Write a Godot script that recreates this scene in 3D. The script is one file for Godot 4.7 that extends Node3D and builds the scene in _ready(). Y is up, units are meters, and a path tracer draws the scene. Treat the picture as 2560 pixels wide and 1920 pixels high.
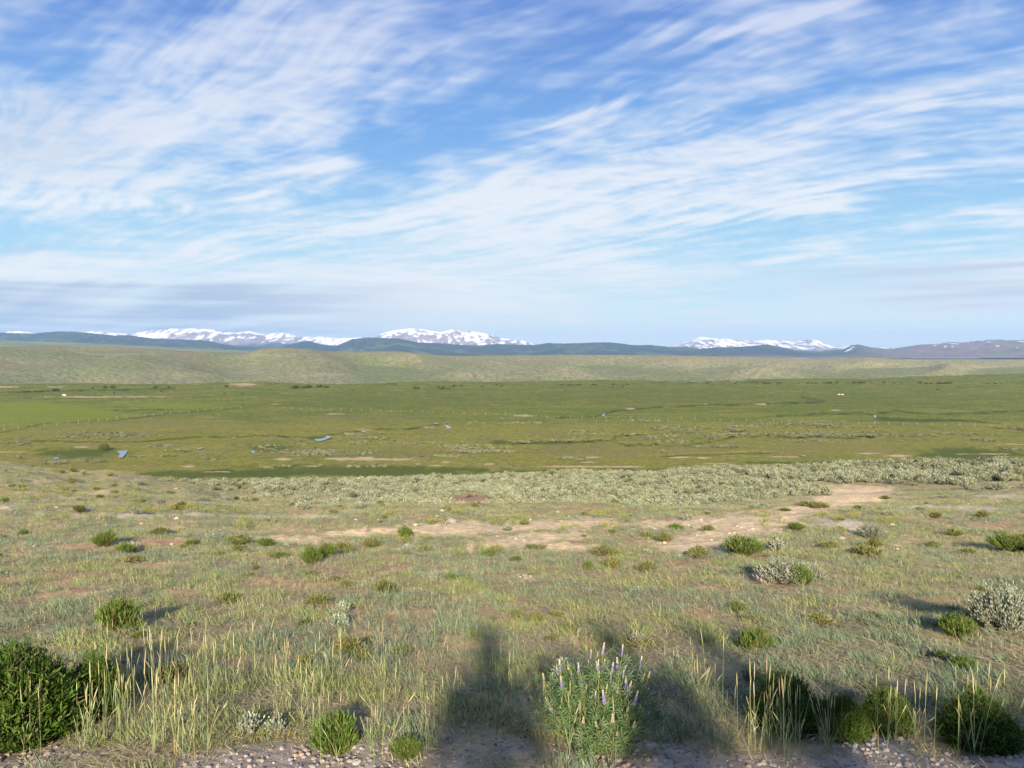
extends Node3D
# A sagebrush valley seen from a roadside: y is up, metres, the camera's eye over the road's edge.

const F := 2059.0          # focal length in pixels of a 2560 x 1920 picture (50 degrees high)
const HOR := 880.0         # row of the level line
const EYE := 1.65
const VALLEY := -32.35     # height of the valley floor
var PITCH := atan((960.0 - HOR) / F)
var rng := RandomNumberGenerator.new()
var na := FastNoiseLite.new()
var nb := FastNoiseLite.new()
var nr := FastNoiseLite.new()
var mats := {}
var used := {}

# ---------------------------------------------------------------- picture <-> world
func ray(px: float, py: float) -> Vector3:
	return Vector3(px - 1280.0, 960.0 - py, -F).normalized().rotated(Vector3.RIGHT, -PITCH)

func proj(p: Vector3) -> Vector2:
	var q := (p - Vector3(0, EYE, 0)).rotated(Vector3.RIGHT, PITCH)
	var d := maxf(-q.z, 0.01)
	return Vector2(1280.0 + q.x / d * F, 960.0 - q.y / d * F)

func valley_at(px: float, py: float) -> Vector3:
	var d := ray(px, py)
	var t := (VALLEY - EYE) / minf(d.y, -0.001)
	return Vector3(d.x * t, VALLEY, d.z * t)

# ---------------------------------------------------------------- naming
func numbered(called: String) -> String:
	if not used.has(called):
		used[called] = 0
		return called
	used[called] += 1
	return "%s_%03d" % [called, used[called]]

func tag(o: Node, label: String, category: String, group := "", kind := "") -> Node:
	if label: o.set_meta("label", label)
	if category: o.set_meta("category", category)
	if group: o.set_meta("group", group)
	if kind: o.set_meta("kind", kind)
	return o

func put(called: String, mesh: Mesh, m: Material, parent: Node = null) -> MeshInstance3D:
	var o := MeshInstance3D.new()
	o.mesh = mesh
	if m: o.material_override = m
	o.name = numbered(called) if parent == null else called
	(self if parent == null else parent).add_child(o, true)
	return o

func thing(called: String, at: Vector3, label: String, category: String, group := "") -> Node3D:
	var o := Node3D.new()
	o.name = numbered(called)
	add_child(o)
	o.position = at
	tag(o, label, category, group)
	return o

# ---------------------------------------------------------------- materials
func grain(freq: float, lo: float, hi: float, seed_: int, oct := 4) -> NoiseTexture2D:
	var t := NoiseTexture2D.new()
	t.width = 512; t.height = 512; t.seamless = true
	var n := FastNoiseLite.new()
	n.seed = seed_; n.frequency = freq; n.fractal_octaves = oct
	t.noise = n
	var g := Gradient.new()
	g.set_color(0, Color(lo, lo, lo)); g.set_color(1, Color(hi, hi, hi))
	t.color_ramp = g
	return t

func mat(called: String, rough := 0.9, back := 0.0) -> StandardMaterial3D:
	if mats.has(called): return mats[called]
	var m := StandardMaterial3D.new()
	m.resource_name = called
	m.vertex_color_use_as_albedo = true
	m.roughness = rough
	m.metallic_specular = 0.25
	m.cull_mode = BaseMaterial3D.CULL_DISABLED
	if back > 0.0:
		m.backlight_enabled = true
		m.backlight = Color(back, back, back)
	mats[called] = m
	return m

func flat_mat(called: String, c: Color, rough := 0.8, metal := 0.0) -> StandardMaterial3D:
	if mats.has(called): return mats[called]
	var m := StandardMaterial3D.new()
	m.resource_name = called
	m.albedo_color = c.linear_to_srgb()
	m.roughness = rough
	m.metallic = metal
	mats[called] = m
	return m

# ---------------------------------------------------------------- mesh helpers
class Soup:
	var v := PackedVector3Array()
	var n := PackedVector3Array()
	var c := PackedColorArray()
	func tri(a: Vector3, b: Vector3, d: Vector3, _n: Vector3, col: Color) -> void:
		var nn := (d - a).cross(b - a).normalized()
		v.append(a); v.append(b); v.append(d)
		n.append(nn); n.append(nn); n.append(nn)
		c.append(col); c.append(col); c.append(col)
	func blade(base: Vector3, tip: Vector3, side: Vector3, w: float, bend: Vector3, col: Color) -> void:
		# a narrow two-segment leaf, widest in its lower half
		var mid := base.lerp(tip, 0.5) + bend
		var s := side * w
		var nn := (tip - base).cross(side).normalized()
		if nn.y < 0.0: nn = -nn
		tri(base - s * 0.5, base + s * 0.5, mid + s, nn, col)
		tri(base - s * 0.5, mid + s, mid - s, nn, col)
		tri(mid - s, mid + s, tip, nn, col)
	func leaf(base: Vector3, tip: Vector3, side: Vector3, w: float, col: Color) -> void:
		var mid := base.lerp(tip, 0.55)
		var s := side * w
		var nn := (tip - base).cross(side).normalized()
		if nn.y < 0.0: nn = -nn
		tri(base, mid + s, tip, nn, col)
		tri(base, tip, mid - s, nn, col)
	func tube(pts: Array, radii: Array, sides: int, col: Color) -> void:
		var rings := []
		for i in pts.size():
			var d: Vector3 = (pts[mini(i + 1, pts.size() - 1)] - pts[maxi(i - 1, 0)]).normalized()
			var a := d.cross(Vector3.RIGHT if absf(d.x) < 0.8 else Vector3.FORWARD).normalized()
			var b := d.cross(a)
			var r := []
			for k in sides:
				var t := TAU * k / sides
				r.append([pts[i] + (a * cos(t) + b * sin(t)) * radii[i], a * cos(t) + b * sin(t)])
			rings.append(r)
		for i in rings.size() - 1:
			for k in sides:
				var k2 := (k + 1) % sides
				var q := [rings[i][k], rings[i][k2], rings[i + 1][k2], rings[i + 1][k]]
				for e in [0, 2, 1, 0, 3, 2]:
					v.append(q[e][0]); n.append(q[e][1]); c.append(col)
	func mesh() -> ArrayMesh:
		var a := []
		a.resize(Mesh.ARRAY_MAX)
		a[Mesh.ARRAY_VERTEX] = v; a[Mesh.ARRAY_NORMAL] = n; a[Mesh.ARRAY_COLOR] = c
		var m := ArrayMesh.new()
		m.add_surface_from_arrays(Mesh.PRIMITIVE_TRIANGLES, a)
		return m

func sheet(rows: int, cols: int, v: PackedVector3Array, c: PackedColorArray) -> ArrayMesh:
	# a grid as one mesh, with smooth normals
	var n := PackedVector3Array(); n.resize(v.size())
	for i in rows:
		for j in cols:
			var a := v[maxi(i - 1, 0) * cols + j]
			var b := v[mini(i + 1, rows - 1) * cols + j]
			var l := v[i * cols + maxi(j - 1, 0)]
			var r := v[i * cols + mini(j + 1, cols - 1)]
			var x := (r - l).cross(b - a)
			if x.y < 0.0: x = -x
			n[i * cols + j] = x.normalized()
	var ix := PackedInt32Array(); ix.resize((rows - 1) * (cols - 1) * 6)
	var k := 0
	for i in rows - 1:
		for j in cols - 1:
			var o := i * cols + j
			ix[k] = o; ix[k + 1] = o + cols; ix[k + 2] = o + 1
			ix[k + 3] = o + 1; ix[k + 4] = o + cols; ix[k + 5] = o + cols + 1
			k += 6
	var a := []
	a.resize(Mesh.ARRAY_MAX)
	a[Mesh.ARRAY_VERTEX] = v; a[Mesh.ARRAY_NORMAL] = n; a[Mesh.ARRAY_COLOR] = c; a[Mesh.ARRAY_INDEX] = ix
	var m := ArrayMesh.new()
	m.add_surface_from_arrays(Mesh.PRIMITIVE_TRIANGLES, a)
	return m

func table(t: Array, x: float) -> float:
	# piecewise linear: t = [x0, y0, x1, y1, ...]
	if x <= t[0]: return t[1]
	var i := 2
	while i < t.size():
		if x <= t[i]:
			var f: float = (x - t[i - 2]) / (t[i] - t[i - 2])
			return lerpf(t[i - 1], t[i + 1], f)
		i += 2
	return t[t.size() - 1]

# ---------------------------------------------------------------- near slope
const DS := [1.0, 2.0, 4.0, 6.0, 9.0, 14.0, 22.0, 32.0, 45.0, 60.0, 80.0, 110.0, 150.0, 200.0, 260.0]
const COLU := [-0.622, -0.5, -0.403, -0.33, 0.0, 0.35, 0.622]
const DROPS := [
	[1.66, 1.70, 1.93, 2.19, 2.64, 3.36, 4.0, 5.3, 6.6, 7.9, 11.5, 19.0, 28.0, 34.5, 36.0],
	[1.66, 1.70, 1.93, 2.19, 2.64, 3.36, 4.05, 5.6, 7.1, 8.5, 12.0, 18.5, 27.0, 34.5, 36.0],
	[1.66, 1.70, 1.93, 2.19, 2.64, 3.36, 4.12, 5.85, 7.8, 9.5, 12.7, 18.0, 26.5, 34.5, 36.0],
	[1.66, 1.70, 1.93, 2.19, 2.64, 3.36, 4.22, 6.0, 8.3, 10.5, 13.5, 17.2, 25.5, 34.5, 36.0],
	[1.66, 1.70, 1.93, 2.19, 2.64, 3.36, 4.22, 6.0, 8.4, 10.4, 13.0, 16.4, 25.0, 34.5, 36.0],
	[1.66, 1.70, 1.93, 2.19, 2.64, 3.36, 4.22, 6.0, 8.3, 10.1, 12.3, 15.3, 24.0, 34.5, 36.0],
	[1.66, 1.70, 1.93, 2.19, 2.64, 3.36, 4.22, 5.95, 8.1, 9.8, 11.8, 14.7, 23.5, 34.5, 36.0]]
const GR := 280
const GC := 420
const GD0 := 1.3
const GD1 := 240.0
var gh := PackedFloat32Array()       # heights of the near ground's grid
var gbare := PackedFloat32Array()    # 0 grown over .. 1 bare
var gcol := PackedColorArray()

func drop_at(col: int, d: float) -> float:
	for i in range(1, DS.size()):
		if d <= DS[i]:
			return lerpf(DROPS[col][i - 1], DROPS[col][i], (d - DS[i - 1]) / (DS[i] - DS[i - 1]))
	return DROPS[col][DS.size() - 1]

func g_d(i: float) -> float:
	return GD0 * pow(GD1 / GD0, i / (GR - 1))

func g_x(j: float, d: float) -> float:
	return (j / (GC - 1) * 2.0 - 1.0) * 0.86 * (d + 5.0)

func g_at(x: float, d: float) -> Vector2:
	return Vector2(log(maxf(d, GD0) / GD0) / log(GD1 / GD0) * (GR - 1), (x / (0.86 * (d + 5.0)) + 1.0) * 0.5 * (GC - 1))

func height(x: float, z: float) -> float:
	var g := g_at(x, -z)
	var i := clampi(int(g.x), 0, GR - 2)
	var j := clampi(int(g.y), 0, GC - 2)
	var a := clampf(g.x - i, 0, 1)
	var b := clampf(g.y - j, 0, 1)
	var o := i * GC + j
	return lerpf(lerpf(gh[o], gh[o + 1], b), lerpf(gh[o + GC], gh[o + GC + 1], b), a)

func bare(x: float, z: float) -> float:
	var g := g_at(x, -z)
	return gbare[clampi(roundi(g.x), 0, GR - 1) * GC + clampi(roundi(g.y), 0, GC - 1)]

func ground_at(px: float, py: float) -> Vector3:
	var d := ray(px, py)
	var lo := 1.0
	var t := 1.5
	while t < 300.0:
		var p := Vector3(0, EYE, 0) + d * t
		if p.y < height(p.x, p.z): break
		lo = t
		t *= 1.04
	for k in 14:
		var m := (lo + t) * 0.5
		var p := Vector3(0, EYE, 0) + d * m
		if p.y < height(p.x, p.z): t = m
		else: lo = m
	var q := Vector3(0, EYE, 0) + d * t
	q.y = height(q.x, q.z)
	return q

func near_ground() -> void:
	var cd := []
	gh.resize(GR * GC); gbare.resize(GR * GC); gcol.resize(GR * GC)
	for i in GR:
		var d := g_d(i)
		var at := []
		for c in COLU.size():
			at.append((drop_at(c, d * 0.86) + drop_at(c, d * 0.93) + drop_at(c, d) * 2.0 + drop_at(c, d * 1.07) + drop_at(c, d * 1.14)) / 6.0)
		for j in GC:
			var x := g_x(j, d)
			var u := clampf(x / d, COLU[0], COLU[-1])
			var c := 0
			while c < COLU.size() - 2 and u > COLU[c + 1]: c += 1
			var y: float = EYE - lerpf(at[c], at[c + 1], smoothstep(0, 1, (u - COLU[c]) / (COLU[c + 1] - COLU[c])))
			y += na.get_noise_2d(x * 0.9, d * 0.9) * 0.07 * clampf(d / 4.0 - 0.5, 0, 1)
			y += nb.get_noise_2d(x * 0.12, d * 0.12) * 0.3 * clampf((d - 8.0) / 20.0, 0, 1)
			y += nb.get_noise_2d(x * 0.04 + 50.0, d * 0.04) * 0.9 * clampf((d - 25.0) / 40.0, 0, 1) * clampf((130.0 - d) / 30.0, 0, 1)
			var k := i * GC + j
			gh[k] = y
			# what lies between the plants: litter, thin soil, moss
			var p := na.get_noise_2d(x * 0.35 + 9.0, d * 0.35)
			var q := nb.get_noise_2d(x * 1.7, d * 1.7)
			var thin := clampf(0.42 + p * 1.1 + q * 0.7, 0, 1)
			var tan_ := clampf(0.5 + nb.get_noise_2d(x * 0.05 + 30.0, d * 0.05) * 2.0 + q * 0.6, 0, 1)
			var soil := Color(0.49, 0.31, 0.18).lerp(Color(0.46, 0.37, 0.20), tan_)
			var litter := Color(0.285, 0.28, 0.14)
			gcol[k] = litter.lerp(soil, thin * 0.9)
			gbare[k] = clampf(thin - 0.45, 0, 0.35)
	# bare places: [zoom sheet, x, y, half width, half height, kind]; the sheets are crops of the picture
	var S := {"a": [0, 1400, 2.458], "b": [860, 1400, 2.458], "c": [1660, 1400, 2.458], "d": [0, 1130, 2.458], "e": [860, 1130, 2.458], "f": [1660, 1130, 2.458]}
	var P := [
		["a", [470,190,110,28, 1120,220,90,30, 1530,370,50,25, 960,600,190,60, 1720,130,90,22, 30,210,60,20, 1450,630,120,15, 1990,640,100,20, 1180,430,60,18, 250,230,60,20], 0],
		["b", [190,75,60,25, 355,62,60,18, 700,48,50,14, 480,320,90,30, 1105,300,30,25, 740,310,40,25, 40,300,60,20, 460,690,80,15, 1480,510,90,35, 1930,650,120,60, 1270,290,60,20, 2150,320,80,35, 2170,680,100,40, 880,520,110,40, 950,90,60,15, 1650,70,60,12], 0],
		["c", [300,290,60,35, 200,340,70,25, 1230,290,170,40, 1000,360,60,20, 700,170,140,25, 1700,250,160,25, 1400,550,90,25, 250,680,130,50, 1150,690,130,30, 1590,640,160,35, 850,420,40,30, 1650,520,60,30, 600,310,50,20, 2170,620,60,30, 80,390,50,30], 0],
		["d", [450,590,200,25, 1000,560,200,25, 60,635,80,10, 1700,790,100,20, 430,880,150,30, 1120,870,90,30, 2000,700,150,15, 1000,740,60,15], 0],
		["d", [1800,540,250,20, 2150,500,150,20, 150,250,60,8, 420,285,80,8, 250,180,70,8, 600,250,100,8, 1900,395,150,10], 1],
		["d", [40,335,60,15, 700,390,400,12, 1250,385,250,9, 1500,395,200,8], 2],
		["e", [700,470,350,35, 1300,450,300,30, 1500,430,180,25, 1100,560,250,30, 1250,520,250,25, 200,490,150,18, 2100,590,110,30, 2150,430,100,25, 1950,445,150,25, 600,490,250,25, 1400,590,180,20], 1],
		["e", [740,295,220,35], 3],
		["f", [1180,265,200,50, 1290,240,120,28, 1080,300,140,40, 960,330,130,34, 860,365,150,34, 720,402,170,36, 590,440,180,34, 450,482,190,34, 330,518,200,32, 230,548,200,30, 800,370,150,30, 600,400,220,35, 350,440,250,40, 500,470,200,35, 200,560,250,30, 100,590,150,25, 350,520,200,25, 1300,240,100,25], 1],
		["f", [1100,450,180,20, 1050,420,150,15, 1600,340,250,12, 1200,480,80,20, 1950,350,200,10, 2100,270,150,10], 2],
		["a", [300,1200,330,90, 1500,1220,300,60, 2100,1210,150,50], 4],
		["b", [50,1200,250,90, 600,1080,150,60, 1050,1150,300,60, 1500,1230,600,45], 4],
		["c", [1350,1120,250,100, 1200,1200,180,60, 100,1200,250,60, 800,1230,900,40, 2000,1220,250,50], 4]]
	var KIND := [Color(0.51, 0.305, 0.18), Color(0.68, 0.525, 0.31), Color(0.60, 0.52, 0.38), Color(0.38, 0.21, 0.135), Color(0.36, 0.30, 0.24)]
	for set_ in P:
		var s: Array = S[set_[0]]
		var l: Array = set_[1]
		for k in range(0, l.size(), 4):
			var px: float = s[0] + l[k] / s[2]
			var py: float = s[1] + l[k + 1] / s[2]
			var rx: float = l[k + 2] / s[2]
			var ry: float = l[k + 3] / s[2]
			var a := ground_at(px, minf(py + ry * 1.4, 1990.0))
			var b := ground_at(px, py - ry * 1.4)
			var mid := ground_at(px, py)
			var i0 := int(g_at(0, -a.z).x) - 1
			var i1 := int(g_at(0, -b.z).x) + 2
			var soft: float = 0.75 if set_[2] == 0 else 0.5
			for i in range(maxi(i0, 0), mini(i1, GR)):
				var d := g_d(i)
				var w: float = rx / F * d * 1.6 + 0.3
				for j in range(maxi(0, int(g_at(mid.x / -mid.z * d - w, d).y)), mini(GC, int(g_at(mid.x / -mid.z * d + w, d).y) + 2)):
					var x := g_x(j, d)
					var o := i * GC + j
					var q := proj(Vector3(x, gh[o], -d))
					var e := sqrt(pow((q.x - px) / rx, 2) + pow((q.y - py) / ry, 2))
					e += na.get_noise_2d(x * 40.0 / d, d * 3.0) * 0.7 + nb.get_noise_2d(x * 90.0 / d + 5.0, d * 9.0) * 0.5
					var f := clampf(((1.4 if set_[2] == 1 else 1.15) - e) / soft, 0, 1)
					if f > 0.0:
						gbare[o] = maxf(gbare[o], f * (1.0))
						gcol[o] = gcol[o].lerp(KIND[set_[2]], f)
	for i in GR:     # the gravel verge of the road
		var d := g_d(i)
		for j in GC:
			var x := g_x(j, d)
			var f := smoothstep(4.15, 3.6, d + na.get_noise_2d(x * 0.8, d) * 1.2)
			var o := i * GC + j
			gbare[o] = maxf(gbare[o], f * 0.92)
			gcol[o] = gcol[o].lerp(KIND[4], f)
	var v := PackedVector3Array(); v.resize(GR * GC)
	for i in GR:
		var d := g_d(i)
		for j in GC:
			v[i * GC + j] = Vector3(g_x(j, d), gh[i * GC + j], -d)
	var m := mat("ground_soil", 0.95)
	m.albedo_texture = grain(0.02, 0.72, 1.12, 5, 5)
	m.uv1_triplanar = true; m.uv1_world_triplanar = true
	m.uv1_scale = Vector3(0.45, 0.45, 0.45)
	m.heightmap_enabled = true; m.heightmap_texture = grain(0.05, 0.0, 1.0, 6, 5); m.heightmap_scale = 0.7
	tag(put("ground", sheet(GR, GC, v, gcol), m), "dry grassy slope with reddish soil falling from the road", "ground", "", "structure")

# ---------------------------------------------------------------- valley floor
const Z5 := [0, 930, 3.456]
const Z6 := [640, 930, 3.456]
const Z7 := [1280, 930, 3.456]
const Z8 := [1920, 930, 3.456]
const VR := 262
const VC := 600

func paint(list: Array, v: PackedVector3Array, px: PackedVector2Array, c: PackedColorArray, to: Color, strength: float, wob: float) -> void:
	for set_ in list:
		var s: Array = set_[0]
		var l: Array = set_[1]
		for k in range(0, l.size(), 4):
			var cx: float = s[0] + l[k] / s[2]
			var cy: float = s[1] + l[k + 1] / s[2]
			var rx: float = l[k + 2] / s[2]
			var ry: float = l[k + 3] / s[2]
			var i0 := clampi(int((1222.0 - (cy + ry * 1.7)) / 1.1) - 2, 0, VR)
			var i1 := clampi(int((1222.0 - (cy - ry * 1.7)) / 1.1) + 3, 0, VR)
			var j0 := clampi(int((cx - rx * 1.7 + 480.0) / 3520.0 * (VC - 1)), 0, VC)
			var j1 := clampi(int((cx + rx * 1.7 + 480.0) / 3520.0 * (VC - 1)) + 2, 0, VC)
			for i in range(i0, i1):
				for j in range(j0, j1):
					var o := i * VC + j
					var e := sqrt(pow((px[o].x - cx) / rx, 2) + pow((px[o].y - cy) / ry, 2))
					var p := v[o]
					e += na.get_noise_2d(p.x * 0.09, p.z * 0.05) * wob + nb.get_noise_2d(p.x * 0.3, p.z * 0.12) * wob * 0.7
					var f := clampf((1.2 - e) / 0.5, 0, 1) * strength
					if f > 0.0: c[o] = c[o].lerp(to, f)

func strokes(list: Array, px: PackedVector2Array, v: PackedVector3Array, c: PackedColorArray, to: Color, w: float, cut: float) -> void:
	for set_ in list:
		var s: Array = set_[0]
		var l: Array = set_[1]
		for k in range(0, l.size() - 2, 2):
			var a := Vector2(s[0] + l[k] / s[2], s[1] + l[k + 1] / s[2])
			var b := Vector2(s[0] + l[k + 2] / s[2], s[1] + l[k + 3] / s[2])
			var i0 := clampi(int((1222.0 - maxf(a.y, b.y) - w * 2.5) / 1.1) - 2, 0, VR)
			var i1 := clampi(int((1222.0 - minf(a.y, b.y) + w * 2.5) / 1.1) + 3, 0, VR)
			var j0 := clampi(int((minf(a.x, b.x) - 8.0 + 480.0) / 3520.0 * (VC - 1)), 0, VC)
			var j1 := clampi(int((maxf(a.x, b.x) + 8.0 + 480.0) / 3520.0 * (VC - 1)) + 2, 0, VC)
			for i in range(i0, i1):
				for j in range(j0, j1):
					var o := i * VC + j
					var q := px[o]
					q.y += na.get_noise_2d(v[o].x * 0.06, v[o].z * 0.02) * 3.0
					var near := Geometry2D.get_closest_point_to_segment(q, a, b)
					var e := Vector2((q.x - near.x) * 0.4, q.y - near.y).length() / w
					var f := clampf((1.25 - e) / 0.6, 0, 1)
					f *= clampf(0.75 + nb.get_noise_2d(v[o].x * 0.12 + 3.0, v[o].z * 0.04) * 1.3, 0.15, 1)
					if f > 0.0:
						c[o] = c[o].lerp(to, f * 0.85)
						v[o].y = minf(v[o].y, VALLEY - cut * f)

func valley() -> void:
	var v := PackedVector3Array(); v.resize(VR * VC)
	var c := PackedColorArray(); c.resize(VR * VC)
	var px := PackedVector2Array(); px.resize(VR * VC)
	for i in VR:
		var py := 1222.0 - 1.1 * i
		for j in VC:
			var qx := -480.0 + 3520.0 * j / (VC - 1)
			var p := valley_at(qx, py)
			var d := -p.z
			p.y += na.get_noise_2d(p.x * 0.03, p.z * 0.03) * 0.25 + nb.get_noise_2d(p.x * 0.2, p.z * 0.2) * 0.08
			var o := i * VC + j
			v[o] = p
			px[o] = Vector2(qx, py)
			var n1 := na.get_noise_2d(p.x * 0.012, p.z * 0.012)
			var n2 := nb.get_noise_2d(p.x * 0.05, p.z * 0.035)
			var n3 := na.get_noise_2d(p.x * 0.35, p.z * 0.16)
			var n4 := nb.get_noise_2d(p.x * 1.1, p.z * 0.5)
			var green := clampf(smoothstep(1075.0, 1035.0, py) * 0.75 + 0.12 + n1 * 0.6 + n2 * 0.55, 0, 1)
			var a := Color(0.182, 0.18, 0.034).lerp(Color(0.105, 0.138, 0.02), green)
			a = a.lerp(Color(0.20, 0.168, 0.08), clampf((n2 + n3 * 0.8 - 0.16) * 1.6, 0, 0.75) * (1.0 - green * 0.7))
			a = a.lerp(Color(0.205, 0.195, 0.05), clampf((nb.get_noise_2d(p.x * 0.02 + 40.0, p.z * 0.06) - 0.1) * 1.8, 0, 0.6))
			a *= 1.08 + n3 * 0.32 + n4 * 0.34
			a.a = 1.0
			c[o] = a
	paint([[Z5, [700,700,380,45, 1900,880,700,40]], [Z6, [900,855,1200,50, 150,660,200,30, 2100,610,80,25, 540,575,110,12]], [Z7, [1000,862,1200,26, 300,612,400,14]], [Z8, [1750,710,520,55, 600,785,800,14, 1500,765,700,12, 1300,420,500,14]]], v, px, c, Color(0.07, 0.10, 0.018), 0.9, 0.5)
	paint([[Z5, [350,370,820,95, 200,300,500,40, 1500,290,500,25]]], v, px, c, Color(0.175, 0.22, 0.024), 0.75, 0.5)
	paint([[Z6, [1100,250,1000,70]], [Z7, [1100,200,1100,80]], [Z8, [900,250,900,70]]], v, px, c, Color(0.10, 0.125, 0.026), 0.4, 0.9)
	paint([[Z5, [1300,450,800,45, 900,545,500,28, 500,800,700,35]], [Z6, [900,690,900,45, 800,400,700,30]], [Z7, [1100,680,1100,60]], [Z8, [500,650,700,50]]], v, px, c, Color(0.185, 0.165, 0.062), 0.45, 0.8)
	paint([[Z6, [930,750,450,12, 230,755,70,8, 1640,780,60,7, 1550,810,70,4, 2000,797,50,7, 1400,793,35,4, 90,818,70,4, 500,815,80,5, 680,363,100,4, 170,280,40,4, 950,497,60,5]],
		[Z7, [740,818,480,5, 680,737,60,6, 1440,735,70,5, 1660,740,50,5, 640,780,70,4, 100,378,110,7, 1330,300,30,6, 1025,318,35,5, 1700,275,40,4, 2150,278,60,5, 1730,793,140,4]],
		[Z8, [160,732,110,5, 870,705,100,8, 1130,725,110,10, 1880,708,180,5, 1820,757,40,3, 40,280,50,6, 580,330,60,4, 2100,625,120,4]],
		[Z5, [700,650,60,5, 1620,815,50,6, 1850,862,110,4, 100,690,120,5, 480,130,60,3, 50,128,120,6, 2110,108,130,12, 900,215,500,5]]], v, px, c, Color(0.50, 0.36, 0.25), 0.85, 0.8)
	var dark := Color(0.04, 0.06, 0.014)
	strokes([[Z7, [400,392,560,385,680,383,790,362,870,340,1000,326,1200,306,1540,293,1700,278,1950,278]], [Z8, [0,275,200,265,480,255,300,215], [0,0]], [Z6, [0,548,350,552,450,562,620,546,800,520,1000,495,1330,487,1600,450]],
		[Z5, [0,612,430,590,1000,600,1300,590,1700,560,2212,550]], [Z7, [0,618,200,602,850,592,900,556,1100,536,1400,521,1700,526,1900,510,2000,500]], [Z7, [850,596,1000,630,1500,630,1700,600,1900,560,2212,545]],
		[Z8, [930,396,1300,410,1650,415,1810,425,1990,445,2212,500]], [Z8, [0,380,480,360,780,350,920,375]], [Z8, [950,350,1100,335,1400,360,2212,340]], [Z8, [0,560,600,565,900,560]],
		[Z5, [1000,330,1400,322]], [Z5, [0,182,300,165,700,160,1100,152,1500,140]], [Z7, [1300,720,2212,690]], [Z6, [600,96,900,92,1200,98]], [Z7, [1200,90,1700,82,2200,74]]], px, v, c, dark, 2.3, 0.6)
	strokes([[Z5, [0,527,420,440,900,425,1270,385,1700,345,2212,300]]], px, v, c, Color(0.07, 0.095, 0.02), 1.5, 0.0)
	var m := mat("meadow_grass", 0.95)
	m.albedo_texture = grain(0.03, 0.7, 1.2, 15, 5)
	m.uv1_triplanar = true; m.uv1_world_triplanar = true
	m.uv1_scale = Vector3(0.07, 0.07, 0.07)
	tag(put("meadow", sheet(VR, VC, v, c), m), "flat green valley meadow between the slope and the far hills", "meadow", "", "structure")

# ---------------------------------------------------------------- hills and mountains
const HILL := [-500,864, 0,867, 139,865, 318,870, 450,880, 550,886, 615,887, 650,876, 700,872.5, 850,878, 987,883, 1132,889, 1280,888.5, 1511,887, 1750,890, 1920,893.7, 2050,897, 2110,896, 2166,893, 2230,897, 2325,898.6, 2560,900, 3060,903]
const HILLD := [-500,1250, 350,1290, 900,1620, 1400,1900, 2560,2200]
const HILLB := [-500,820, 0,850, 100,880, 200,900, 330,870, 450,865, 560,910, 650,925, 760,880, 860,865, 960,895, 1060,905, 1180,870, 1300,862, 1420,900, 1520,925, 1640,890, 1760,890, 1900,935, 2020,915, 2150,920, 2300,985, 2450,1060, 2560,1105, 3060,1200]
# draws that cut the hills: column and distance at their mouth and at their head, depth, half width
const DRAWS := [[1035, 880, 880, 1700, 15, 75], [1040, 900, 1180, 1850, 9, 60], [1690, 900, 1430, 1850, 16, 85], [1700, 920, 1900, 1900, 10, 70], [2085, 930, 2330, 1800, 15, 80], [2090, 950, 1960, 1700, 9, 55], [330, 870, 470, 1250, 4, 90], [90, 880, 0, 1200, 3, 90], [600, 880, 610, 1400, 7, 90], [760, 900, 800, 1450, 3, 60], [2500, 1150, 2620, 1900, 14, 90], [1330, 900, 1300, 1700, 6, 50]]
# rounded rolls in front of the crest: column, distance, half width, half depth, height
const ROLLS := [[830, 1130, 190, 170, 8], [1230, 1120, 210, 160, 7], [1480, 1330, 170, 190, 8], [1850, 1230, 260, 180, 10], [2230, 1420, 200, 170, 7], [2420, 1500, 260, 200, 8], [1640, 1600, 240, 170, 7], [1050, 1520, 220, 170, 7], [700, 1330, 150, 140, 6], [180, 1030, 200, 110, 5], [430, 1010, 130, 90, 4]]
const PLAIN := [-500,842, 0,851, 200,857, 400,866, 640,879, 760,888, 1500,900, 3060,905]
const FOOT := [-500,835, 0,831.5, 75,834, 145,828.6, 185,829, 220,832, 289,839, 327,838, 380,846, 470,849, 520,852, 564,862, 640,868, 698,867, 741,857, 770,852, 802,861, 842,864, 880,848, 915,844, 941,844, 996,846, 1045,856, 1103,858, 1146,862, 1190,864, 1242,859.6, 1280,862, 1338,862.5, 1367,857.5, 1404,858.7, 1459,857.5, 1491,855.8, 1529,855.8, 1558,859.6, 1587,863, 1627,862.5, 1671,866.8, 1714,866.8, 1755,872, 1789,868, 1830,868.5, 1902,863, 1920,861, 1963,869.7, 2001,878, 2060,879, 2105,875, 2137,859.6, 2160,864, 2189,871, 2230,872, 2282,864, 2305,861, 2340,859.6, 2377,855, 2406,856.7, 2455,851, 2487,848, 2522,851, 2560,849.4, 2700,846, 3060,850]
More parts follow.
